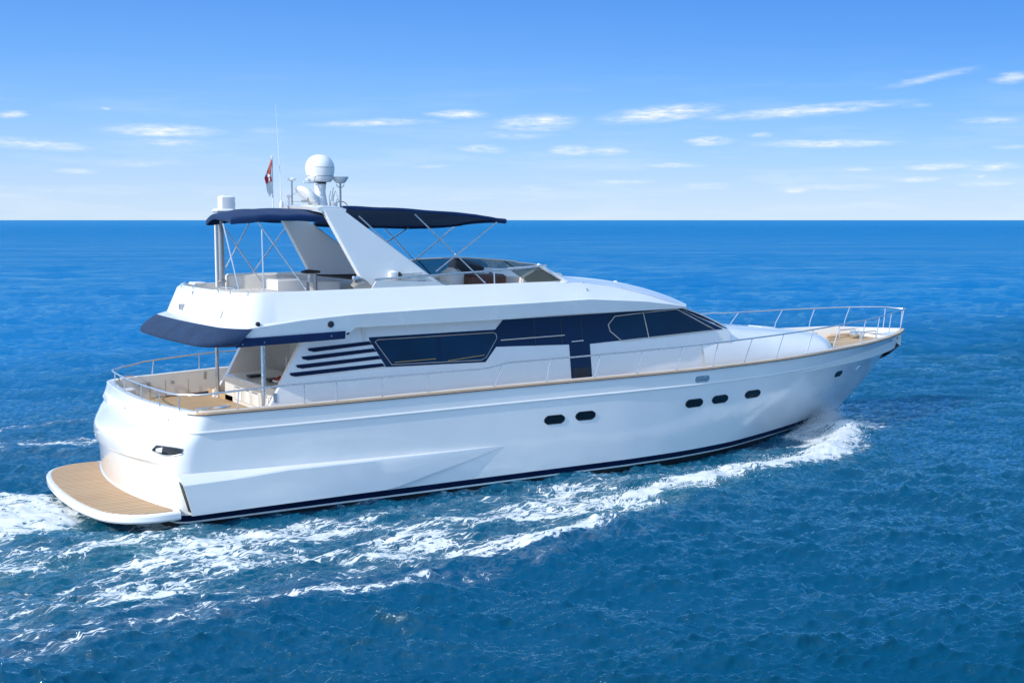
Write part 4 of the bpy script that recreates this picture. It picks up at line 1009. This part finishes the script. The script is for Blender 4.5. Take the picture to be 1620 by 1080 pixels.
mb = MB(); mb.prism([(4.85, 4.68), (5.0, 4.90), (6.6, 4.82), (6.95, 4.68)], 1, -2.46, -2.42); obj('coaming_board', mb, 'off_white', Y)
# far side low rail of the coaming
mb = MB()
for y in (-2.0, -1.2, .6, 1.5): mb.tube([(1.62, y, 4.66), (1.60, y, 4.74), (1.72, y, 4.78)], .012, 6)
mb.tube([(1.72, -2.0, 4.78), (1.70, -1.2, 4.78)], .012, 6); obj('coaming_handle', mb, 'steel', Y)
mb = MB(); mb.lathe([(0, 0), (.07, 0), (.08, .05), (.05, .10), (0, .11)], (14.1, .35, 4.43), 16); mb.tube([(14.1, .35, 4.40), (14.25, .3, 4.47)], .02, 6); obj('bow_searchlight', mb, 'antenna_white', Y)
mb = MB(); mb.tube([(11.0, -2.30, 4.60), (11.02, -2.36, 4.68)], .02, 8); mb.tube([(11.0, -2.52, 4.48), (11.0, -2.52, 4.54)], .015, 6); obj('roof_fitting', mb, 'dull_steel', Y)

# loose things on board
def tagged(o, label, cat, group=None):
    o['label'] = label; o['category'] = cat
    if group: o['group'] = group
mb = MB(); pts = []
for i in range(60):
    a = i * .55; pts.append((.98 + .13 * cos(a) + .002 * i, -2.93 + .045 * sin(a), zs(1) + .045 + .0006 * i))
mb.tube(pts, .016, 6); tagged(obj('coiled_rope', mb, 'rope', None), 'small coil of pale mooring rope on the teak rail at the stern corner', 'rope')
mb = MB(); mb.box((3.1, -1.0, 2.50), (.22, .26, .05), bev=.02); mb.box((3.15, -.95, 2.545), (.16, .16, .05), bev=.02, mi=1); mb.tube([(3.0, -1.05, 2.53), (3.2, -.85, 2.58)], .03, 8, mi=1)
tagged(obj('folded_towel', mb, ['flag_white', 'red_cloth'], None), 'small red and white cloth lying on the cabinet in the aft cockpit', 'cloth')
#SEA
# ------------------------------------------------------------------ the sea
WZ = -0.20
def spectrum_tile(L, N, lo, hi, lam_p, amp, wind, seed, chop=.8, sharp=0):
    """random sea of wavelengths lo..hi on a periodic tile; returns height and horizontal shifts"""
    r = np.random.default_rng(seed)
    k1 = np.fft.fftfreq(N, L / N) * 2 * pi; kx, ky = np.meshgrid(k1, k1, indexing='ij'); k = np.hypot(kx, ky); k[0, 0] = 1
    lam = 2 * pi / k; kp = 2 * pi / lam_p
    Sp = k ** -3.7 * np.exp(-1.25 * (kp / k) ** 2)
    c = (kx * cos(wind) + ky * sin(wind)) / k
    Sp = Sp * (.05 + np.abs(c) ** 5) * ((lam > lo) & (lam < hi))
    h = np.sqrt(Sp) * (r.normal(size=(N, N)) + 1j * r.normal(size=(N, N))); h[0, 0] = 0
    H = np.fft.ifft2(h).real; s_ = amp / H.std(); H = H * s_
    DX = np.fft.ifft2(1j * kx / k * h).real * s_ * chop; DY = np.fft.ifft2(1j * ky / k * h).real * s_ * chop
    return L, N, np.stack([H, DX, DY])
def sample(tile, x, y):
    L, N, A = tile; u = (x / L % 1) * N; v = (y / L % 1) * N
    i = np.floor(u).astype(int); j = np.floor(v).astype(int); fu = u - i; fv = v - j; i %= N; j %= N; i2 = (i + 1) % N; j2 = (j + 1) % N
    return A[:, i, j] * (1 - fu) * (1 - fv) + A[:, i2, j] * fu * (1 - fv) + A[:, i, j2] * (1 - fu) * fv + A[:, i2, j2] * fu * fv
WIND = radians(62)
T_long = spectrum_tile(271.0, 512, 5.0, 60, 8, .085, WIND, 1, .9)
T_mid = spectrum_tile(97.0, 1024, 1.1, 6.0, 2.6, .062, WIND - .2, 2, .65)
T_short = spectrum_tile(31.0, 1024, .12, 1.1, .60, .0320, WIND + .12, 3, .4)
vdir = TH                                            # middle of the finely divided sector
fine_ = np.radians(np.arange(-27, 27.01, .055)); coarse = np.radians(np.concatenate([np.arange(27.6, 60, .6), np.arange(61, 299, 3.), np.arange(300, 333, .6)]))
ANG = np.concatenate([fine_, coarse]) + vdir
hcam = CAM[2] - WZ
dep = np.concatenate([np.radians([80, 65, 52, 42, 35, 30, 27, 25]), np.arctan(np.arange(780, 0, -1.45) / F) + 0])
dep = dep[dep > 0.0009]
R = hcam / np.tan(dep); R = R[R < 9000]; R = np.concatenate([R, [11000, 15000, 22000, 40000]])
gx = CAM[0] + R[:, None] * np.cos(ANG)[None]; gy = CAM[1] + R[:, None] * np.sin(ANG)[None]
spac = np.maximum(np.gradient(R)[:, None] * np.ones(len(ANG)), R[:, None] * radians(.055) * np.ones(len(ANG)))
def fade(lo_, hi_, sp): return np.clip((hi_ - sp) / (hi_ - lo_), 0, 1)
# wave train of the boat and foam density, in the boat's own frame
def poly_dist(px_, py_, line):
    """distance to a polyline and the running parameter along it"""
    best = np.full(px_.shape, 1e9); par = np.zeros(px_.shape); side = np.zeros(px_.shape)
    for i in range(len(line) - 1):
        ax, ay = line[i][:2]; bx, by = line[i + 1][:2]; dx, dy = bx - ax, by - ay; L2_ = dx * dx + dy * dy
        t_ = np.clip(((px_ - ax) * dx + (py_ - ay) * dy) / L2_, 0, 1); qx = ax + t_ * dx; qy = ay + t_ * dy
        dd = np.hypot(px_ - qx, py_ - qy); m_ = dd < best
        best = np.where(m_, dd, best); par = np.where(m_, i + t_, par); side = np.where(m_, np.sign(dx * (py_ - ay) - dy * (px_ - ax)), side)
    return best, par, side
def vnoise(x, y, seed):
    r = np.random.default_rng(seed); G = r.random((256, 256)); i = np.floor(x).astype(int); j = np.floor(y).astype(int); u = x - i; v = y - j
    u = u * u * (3 - 2 * u); v = v * v * (3 - 2 * v); g_ = lambda a, b_: G[a % 256, b_ % 256]
    return g_(i, j) * (1 - u) * (1 - v) + g_(i + 1, j) * u * (1 - v) + g_(i, j + 1) * (1 - u) * v + g_(i + 1, j + 1) * u * v
def fbm(x, y, seed, o=4):
    s_ = 0; a = .5; f = 1
    for q in range(o): s_ = s_ + a * vnoise(x * f, y * f, seed + q); a *= .55; f *= 2.03
    return s_ / (1 - .55 ** o) * .9
OUT = [(23.4, -.3), (22.2, -2.5), (19.1, -4.35), (16.75, -5.6), (13.2, -6.6), (10.6, -7.35), (8.74, -8.27), (5.97, -8.9), (3.6, -9.2), (.8, -8.7), (-2.65, -9.0), (-6, -9.8), (-14, -12.5), (-30, -17)]
CR1 = [(21.4, -2.0), (19.8, -3.3), (17.3, -4.85), (14.6, -5.25), (11.9, -5.8), (9.8, -6.15), (8.4, -6.2)]
CR2 = [(8.2, -8.0), (6.6, -8.5), (4.4, -8.7), (2.6, -8.6)]
CR3 = [(6.5, -5.4), (3.5, -6.3), (.6, -6.9), (-2.5, -7.6), (-6, -8.6)]
SHP = [(.2, -3.3), (-1.4, -4.0), (-3.6, -4.4), (-7, -5.0), (-14, -6.2), (-30, -8)]
FAR1 = [(12, 5.2), (5, 7.2), (0, 8.6), (-4, 10), (-14, 13)]
FAR2 = [(4, 9.8), (1, 11.2), (-3, 12.6), (-12, 15.5)]
DIV = [(-1.0, -9.6), (2.5, -9.9), (-5.0, -10.8), (-9, -12.0)]
def bump_(d_, w_): return np.exp(-(d_ / w_) ** 2)
yo = lambda x: np.interp(x, [p[0] for p in OUT][::-1], [p[1] for p in OUT][::-1])
def hullb(x): return np.interp(x, [-.6, 0, .8, 5, 12, 13.5, 15.5, 17.4, 19.6, 21.6, 22.5, 23.0], [0, 2.8, 3.14, 3.17, 3.2, 3.1, 2.78, 2.2, 1.38, .52, .18, 0])
def wake(x, y):
    near = (np.abs(x - 0) < 60) & (np.abs(y) < 40)
    h = np.zeros(x.shape); fo = np.zeros(x.shape); ae = np.zeros(x.shape)
    X = x[near]; Yy = y[near]; n1 = fbm(X * .9, Yy * 1.1, 5); n2 = fbm(X * .35, Yy * .8, 9); n3 = fbm(X * 2.3, Yy * 2.6, 15); n4 = fbm(X * .55 + 9, Yy * 1.5, 23)
    wob = (n1 - .5) * 1.3
    H = np.zeros(X.shape); D = np.zeros(X.shape); A_ = np.zeros(X.shape)
    d1, p1, s1 = poly_dist(X, Yy + wob * .5, CR1); f1 = np.interp(p1, [0, .5, 2, 5, 6], [.8, 1, 1, .8, .35])
    H += .20 * bump_(d1, .55) * f1 + .14 * bump_(d1, .3) * (n3 - .35) * f1
    wi1 = np.interp(p1, [0, 1, 2, 4, 6], [.5, .75, .75, .5, .38]); D = np.maximum(D, (1.0 * bump_(d1, wi1) * (.45 + .5 * n1 + .55 * n4)) * f1)
    d2, p2, s2 = poly_dist(X, Yy + wob * .5, CR2); f2 = np.sin(np.clip(p2 / 3, 0, 1) * 2.6 + .4)
    H += .16 * bump_(d2, .5) * f2; D = np.maximum(D, .95 * bump_(d2, .42) * f2 * (.5 + .8 * n4))
    d3, p3, s3 = poly_dist(X, Yy + wob, CR3); D = np.maximum(D, .50 * bump_(d3, .8) * (.45 + n4 * 1.2)); H += .05 * bump_(d3, 1.0)
    # lace between the hull and the outer edge of the wake
    inside = np.clip((Yy - yo(X) + wob * .6) / .8, 0, 1) * (Yy < 0) * np.clip((23.2 - X) / 1.0, 0, 1)
    lace = inside * (.40 + .9 * (n2 - .42) + .9 * (n4 - .45)) * np.interp(X, [-20, -5, 2, 8, 14, 19], [.35, .75, .9, 1, .8, .4])
    gap = bump_(np.abs(-Yy - hullb(X) - .35), .35) * np.interp(X, [.5, 2, 19, 21], [0, 1, 1, 0]); lace = lace * (1 - .9 * gap)
    D = np.maximum(D, np.clip(lace, 0, .66))
    od, op_, _ = poly_dist(X, Yy + wob * .8, OUT); D = np.maximum(D, .50 * bump_(od - .35, .4) * (Yy < 0) * np.interp(X, [-8, 2, 8, 20], [.7, 1, .5, .2]) * (.5 + n1))
    H += .12 * bump_(od, .8) * (Yy < 0) * np.interp(X, [-12, 0, 18, 23], [.6, 1, .8, .2]) - .08 * bump_(od + 1.3, .9) * 0
    dd_, dp, _ = poly_dist(X, Yy, DIV); H += .10 * bump_(dd_, .5)
    # bow spray patch
    ds = np.hypot((X - 21.3) / 2.1, (Yy + 1.9) / 1.15); D = np.maximum(D, np.clip(1.5 - ds * 1.2, 0, 1) * (.5 + .6 * n1)); H += .16 * np.exp(-ds ** 2 * 1.2)
    ds = np.hypot((X - 18.5) / 2.4, (Yy + 3.0) / .9); D = np.maximum(D, np.clip(.75 - ds * .6, 0, 1) * (.4 + .9 * n1))
    # stern wash
    w_in = np.clip((-X - 1.0) / .8, 0, 1); half_w = np.interp(-X, [1, 4, 10, 30], [2.2, 3.2, 4.4, 6.5])
    ws_ = w_in * np.clip((half_w - np.abs(Yy)) / 1.1, 0, 1); D = np.maximum(D, ws_ * (.55 + 1.0 * (n2 - .1)) * np.interp(-X, [1, 6, 20, 45], [1, 1, .8, .4]))
    H += ws_ * (.13 * (n1 - .4) + .05 * (n3 - .5)) + .12 * ws_ * np.exp(-((-X - 3.5) / 2.5) ** 2)
    d5, p5, _ = poly_dist(X, Yy + wob * .6, SHP); D = np.maximum(D, .72 * bump_(d5, .42) * (.45 + .5 * n1 + .4 * n4) * np.clip(p5 / .35 + .35, 0, 1)); H += .10 * bump_(d5, .5)
    for Ln, a_, w_ in ((FAR1, .62, .45), (FAR2, .50, .35)):
        d6, p6, _ = poly_dist(X, Yy + wob, Ln); D = np.maximum(D, a_ * bump_(d6, w_) * (.35 + n1) * np.clip(p6 / .8, 0, 1)); H += .1 * bump_(d6, .7)
    infar = (Yy > 3.0) & (X < 12); D = np.maximum(D, infar * np.clip(.30 - np.abs(Yy - (7.4 - .45 * X)) / 9, 0, .25) * (.3 + n2) * (X > -25))
    H += .05 * (n1 - .5) * inside
    A_ = np.clip(ws_ * 1.0 + inside * (.30 + .3 * n2) + .5 * bump_(d1, 1.2) + .4 * bump_(d5, 1.2), 0, 1)
    dh = np.maximum(-Yy - 3.1, 0); H += .07 * np.exp(-(dh / .9) ** 2) * (Yy < 0) * np.interp(X, [-.5, .5, 8, 13], [0, 1, .7, 0])
    h[near] = H; fo[near] = D; ae[near] = A_
    return h, fo, ae
aL = sample(T_long, gx, gy) * fade(4, 14, spac); aM = sample(T_mid, gx, gy) * fade(.8, 2.8, spac); aS = sample(T_short, gx, gy) * fade(.12, .5, spac)
patch = .62 + .75 * fbm(gx * .045 + 40, gy * .075, 31)          # gusts: rougher and calmer water
wh, wf, wa_d = wake(gx, gy)
# calmer right beside the hull
calm = np.clip((np.hypot(np.maximum(np.abs(gx - 11) - 12, 0), np.maximum(np.abs(gy) - 3.2, 0))) / 9, 0, 1); tot = aL * (.3 + .7 * calm) + aM * (.55 + .45 * calm) * patch + aS * patch * (1 - .55 * np.clip(wf, 0, 1))
hx = gx + tot[1]; hy_ = gy + tot[2]; hz = WZ + tot[0] + wh
inb = (np.abs(gy) < hullb(gx) - .12) & (gx > -.2) & (gx < 22.8); hz = np.where(inb, np.minimum(hz, -.3), hz)
pl_in = (gx < .5) & (gx > -2.2) & (np.abs(gy) < 3.7); hz = np.where(pl_in, np.minimum(hz, .0), hz)
nr, na = gx.shape
verts = np.stack([hx.ravel(), hy_.ravel(), hz.ravel()], 1)
verts = np.concatenate([verts, [[CAM[0], CAM[1], WZ]]])
ii = np.arange(nr - 1)[:, None] * na; jj = np.arange(na)[None]; j2 = (jj + 1) % na
quads = np.stack([ii + jj, ii + j2, ii + na + j2, ii + na + jj], -1).reshape(-1, 4)
tris = np.stack([np.full(na, nr * na), (np.arange(na) + 1) % na, np.arange(na)], 1)
order = np.argsort(ANG % (2 * pi))
me = bpy.data.meshes.new('sea'); nq = len(quads); ntri = len(tris)
me.vertices.add(len(verts)); me.vertices.foreach_set('co', verts.ravel())
me.loops.add(nq * 4 + ntri * 3); me.loops.foreach_set('vertex_index', np.concatenate([quads[:, ::-1].ravel(), tris.ravel()[:]]))
me.polygons.add(nq + ntri); me.polygons.foreach_set('loop_start', np.concatenate([np.arange(nq) * 4, nq * 4 + np.arange(ntri) * 3]))
me.polygons.foreach_set('loop_total', np.concatenate([np.full(nq, 4), np.full(ntri, 3)]))
me.update(calc_edges=True); me.validate()
for nm_, arr in (('foam', wf), ('aerated', wa_d)):
    at = me.attributes.new(nm_, 'FLOAT', 'POINT'); at.data.foreach_set('value', np.concatenate([arr.ravel(), [0]]).astype(np.float32))
me.polygons.foreach_set('use_smooth', [True] * len(me.polygons))
sea = bpy.data.objects.new('sea', me); COL.objects.link(sea); sea['kind'] = 'structure'

m = bpy.data.materials.new('sea_water'); m.use_nodes = True; t = NT(m.node_tree); me.materials.append(m)
geo = t.n('ShaderNodeNewGeometry').outputs['Position']; p2 = t.vm('MULTIPLY', geo, (1, 1, 0))
fa = t.n('ShaderNodeAttribute', attribute_name='foam').outputs['Fac']; aa = t.n('ShaderNodeAttribute', attribute_name='aerated').outputs['Fac']
# foam lace: stretched along the boat's track, warped
wp = t.noise(p2, .55, 4, .55, out=1); pw = t.vm('ADD', p2, t.vm('MULTIPLY', t.vm('SUBTRACT', wp, (.5, .5, .5)), (2.2, 1.3, 0)))
def ridge(vec, sc, det, k): return t.m('SUBTRACT', 1.0, t.m('MULTIPLY', t.m('ABSOLUTE', t.m('SUBTRACT', t.noise(vec, sc, det, .6), .5)), k), clamp=True)
ps = t.vm('MULTIPLY', pw, (.50, 1.25, 1))
r1 = ridge(ps, 1.5, 4, 10.0); r2 = ridge(t.vm('ADD', ps, (7, 3, 0)), 3.8, 4, 9.0); r3 = ridge(t.vm('ADD', ps, (2, 9, 0)), 9.0, 3, 7.0)
nf = t.noise(t.vm('MULTIPLY', pw, (.7, 1.7, 1)), 1.5, 8, .66); nf2 = t.noise(t.vm('MULTIPLY', geo, (1, 1.5, 1)), 9.0, 5, .65)
fil = t.m('MAXIMUM', r1, t.m('MAXIMUM', t.m('MULTIPLY', r2, .88), t.m('MULTIPLY', r3, .70)))
lvl = t.m('ADD', t.m('ADD', t.m('MULTIPLY', fil, .46), t.m('ADD', t.m('MULTIPLY', nf, .44), t.m('MULTIPLY', nf2, .14))), t.m('MULTIPLY', fa, .60))
foam = t.mr(lvl, .935, .995, 0, 1, 'SMOOTHSTEP')
thin = t.mr(lvl, .70, .95, 0, .08, 'SMOOTHSTEP'); thin = t.m('MULTIPLY', thin, t.mr(fa, .06, .3))
foam = t.m('MULTIPLY', foam, t.mr(fa, .12, .30)); ft = t.m('MAXIMUM', foam, thin)
# water
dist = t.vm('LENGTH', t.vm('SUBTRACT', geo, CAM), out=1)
big = t.noise(t.vm('MULTIPLY', p2, (.012, .02, 1)), 1.0, 3, .5)
sy = t.n('ShaderNodeSeparateXYZ', {0: geo}).outputs[1]
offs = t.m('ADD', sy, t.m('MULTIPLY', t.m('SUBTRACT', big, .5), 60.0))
base = t.mix(t.mr(offs, -22, 50, 0, 1, 'SMOOTHSTEP'), (.0002, .060, .122, 1), (.0006, .155, .395, 1))  # farther water brighter and bluer: distant light put into the body colour
base = t.mix(t.mr(dist, 120, 2500, 0, 1), base, (.008, .185, .430, 1))      # paler with distance: horizon haze put into the colour
base = t.mix(t.m('MULTIPLY', aa, .75), base, (.004, .105, .150, 1))
def along(v, a, kx, ky):      # coordinates turned so that ripples run across the wind
    c_, s2_ = cos(a), sin(a); q = t.n('ShaderNodeSeparateXYZ', {0: v})
    u_ = t.m('ADD', t.m('MULTIPLY', q.outputs[0], c_ * kx), t.m('MULTIPLY', q.outputs[1], s2_ * kx)); w_ = t.m('ADD', t.m('MULTIPLY', q.outputs[0], -s2_ * ky), t.m('MULTIPLY', q.outputs[1], c_ * ky))
    return t.n('ShaderNodeCombineXYZ', {0: u_, 1: w_}).outputs[0]
nsm = t.noise(along(p2, WIND + .1, 1.35, .6), 4.5, 5, .62)
nmd = t.noise(along(p2, WIND, 1.25, .6), 1.1, 5, .6); nlg = t.noise(along(p2, WIND - .15, 1.2, .45), .17, 6, .66)
gust = t.mr(t.noise(along(p2, WIND, .035, .010), 1.0, 4, .6), .35, .65, .45, 1.15)
b1 = t.n('ShaderNodeBump', {'Strength': .85, 'Distance': .10, 'Height': nsm})
b2 = t.n('ShaderNodeBump', {'Strength': t.m('MULTIPLY', t.mr(dist, 20, 90, .25, 1.0), gust), 'Distance': .5, 'Height': nmd, 'Normal': b1.outputs[0]})
b3 = t.n('ShaderNodeBump', {'Strength': t.m('MULTIPLY', t.mr(dist, 40, 200, .0, 1.0), gust), 'Distance': 3.2, 'Height': nlg, 'Normal': b2.outputs[0]})
nxl = t.noise(along(p2, WIND, .06, .02), 1.0, 6, .7); b3 = t.n('ShaderNodeBump', {'Strength': t.mr(dist, 150, 600, 0, 1), 'Distance': 14.0, 'Height': nxl, 'Normal': b3.outputs[0]})
up = t.n('ShaderNodeCombineXYZ', {2: 1.0}).outputs[0]
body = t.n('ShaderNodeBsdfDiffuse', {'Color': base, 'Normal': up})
refl = t.n('ShaderNodeBsdfGlossy', {'Color': (.60, .93, 1, 1), 'Roughness': t.mr(dist, 30, 1500, .06, .30), 'Normal': b3.outputs[0]})
fr = t.n('ShaderNodeFresnel', {'IOR': 1.33, 'Normal': b3.outputs[0]}).outputs[0]
fr = t.m('MULTIPLY', fr, t.m('ADD', t.m('MULTIPLY', fr, t.mr(dist, 25, 250, 0, -.55)), 1.0))
streak = t.noise(along(p2, WIND, .11, .03), 1.0, 9, .72); fr = t.m('MULTIPLY', fr, t.mr(streak, .36, .64, .6, 1.6))         # unresolved ripples mask part of a grazing reflection
bw = t.n('ShaderNodeMixShader', {0: fr, 1: body.outputs[0], 2: refl.outputs[0]})
bf_n = t.n('ShaderNodeBump', {'Strength': .55, 'Distance': .035, 'Height': t.m('ADD', foam, t.m('MULTIPLY', nf2, .8))})
bf = t.n('ShaderNodeBsdfPrincipled', {'Base Color': (.70, .735, .75, 1), 'Roughness': .7, 'Specular IOR Level': .2, 'Normal': bf_n.outputs[0]})
mx = t.n('ShaderNodeMixShader', {0: ft, 1: bw.outputs[0], 2: bf.outputs[0]})
t.n('ShaderNodeOutputMaterial', {'Surface': mx.outputs[0]})

# spray thrown up at the bow and droplets along the breaking crest
pm('spray_water', (.80, .83, .86), .5)
def blobs(name, P_, R_):
    B_ = np.array([(1, 0, 0), (0, 1, 0), (-1, 0, 0), (0, -1, 0), (0, 0, 1), (0, 0, -1)], float)
    F_ = np.array([(0, 1, 4), (1, 2, 4), (2, 3, 4), (3, 0, 4), (1, 0, 5), (2, 1, 5), (3, 2, 5), (0, 3, 5)])
    n = len(P_); V = (P_[:, None, :] + B_[None] * R_[:, None, None]).reshape(-1, 3)
    Fa = (F_[None] + (np.arange(n) * 6)[:, None, None]).reshape(-1, 3)
    me = bpy.data.meshes.new(name); me.from_pydata(V.tolist(), [], Fa.tolist()); me.materials.append(MATS['spray_water'])
    me.polygons.foreach_set('use_smooth', [True] * len(me.polygons)); o = bpy.data.objects.new(name, me); COL.objects.link(o); o['kind'] = 'stuff'; return o
n = 48000; u = rng.random(n) ** .8
cx = 22.5 - 3.6 * u + rng.normal(0, .2, n); cy = -hullb(cx) - .10 - .22 * np.abs(rng.normal(0, 1, n)) - 1.7 * u * rng.random(n) ** 1.3
hh = WZ + .02 + np.abs(rng.normal(0, 1, n)) * .25 * np.exp(-((u - .30) / .38) ** 2)
sp = blobs('bow_spray', np.stack([cx, cy, hh], 1), .004 + .009 * rng.random(n) ** 3)
sp['label'] = 'white spray thrown up beside the bow'
n = 9000; tt = rng.random(n) ** .9 * 5.2; lx = np.interp(tt, range(len(CR1)), [p[0] for p in CR1]); ly = np.interp(tt, range(len(CR1)), [p[1] for p in CR1])
sp2 = blobs('crest_spray', np.stack([lx + rng.normal(0, .28, n), ly + rng.normal(0, .25, n) - .1, WZ + .12 + np.abs(rng.normal(0, .08, n))], 1), .004 + .012 * rng.random(n) ** 3)
sp2['label'] = 'droplets flying off the breaking bow wave'
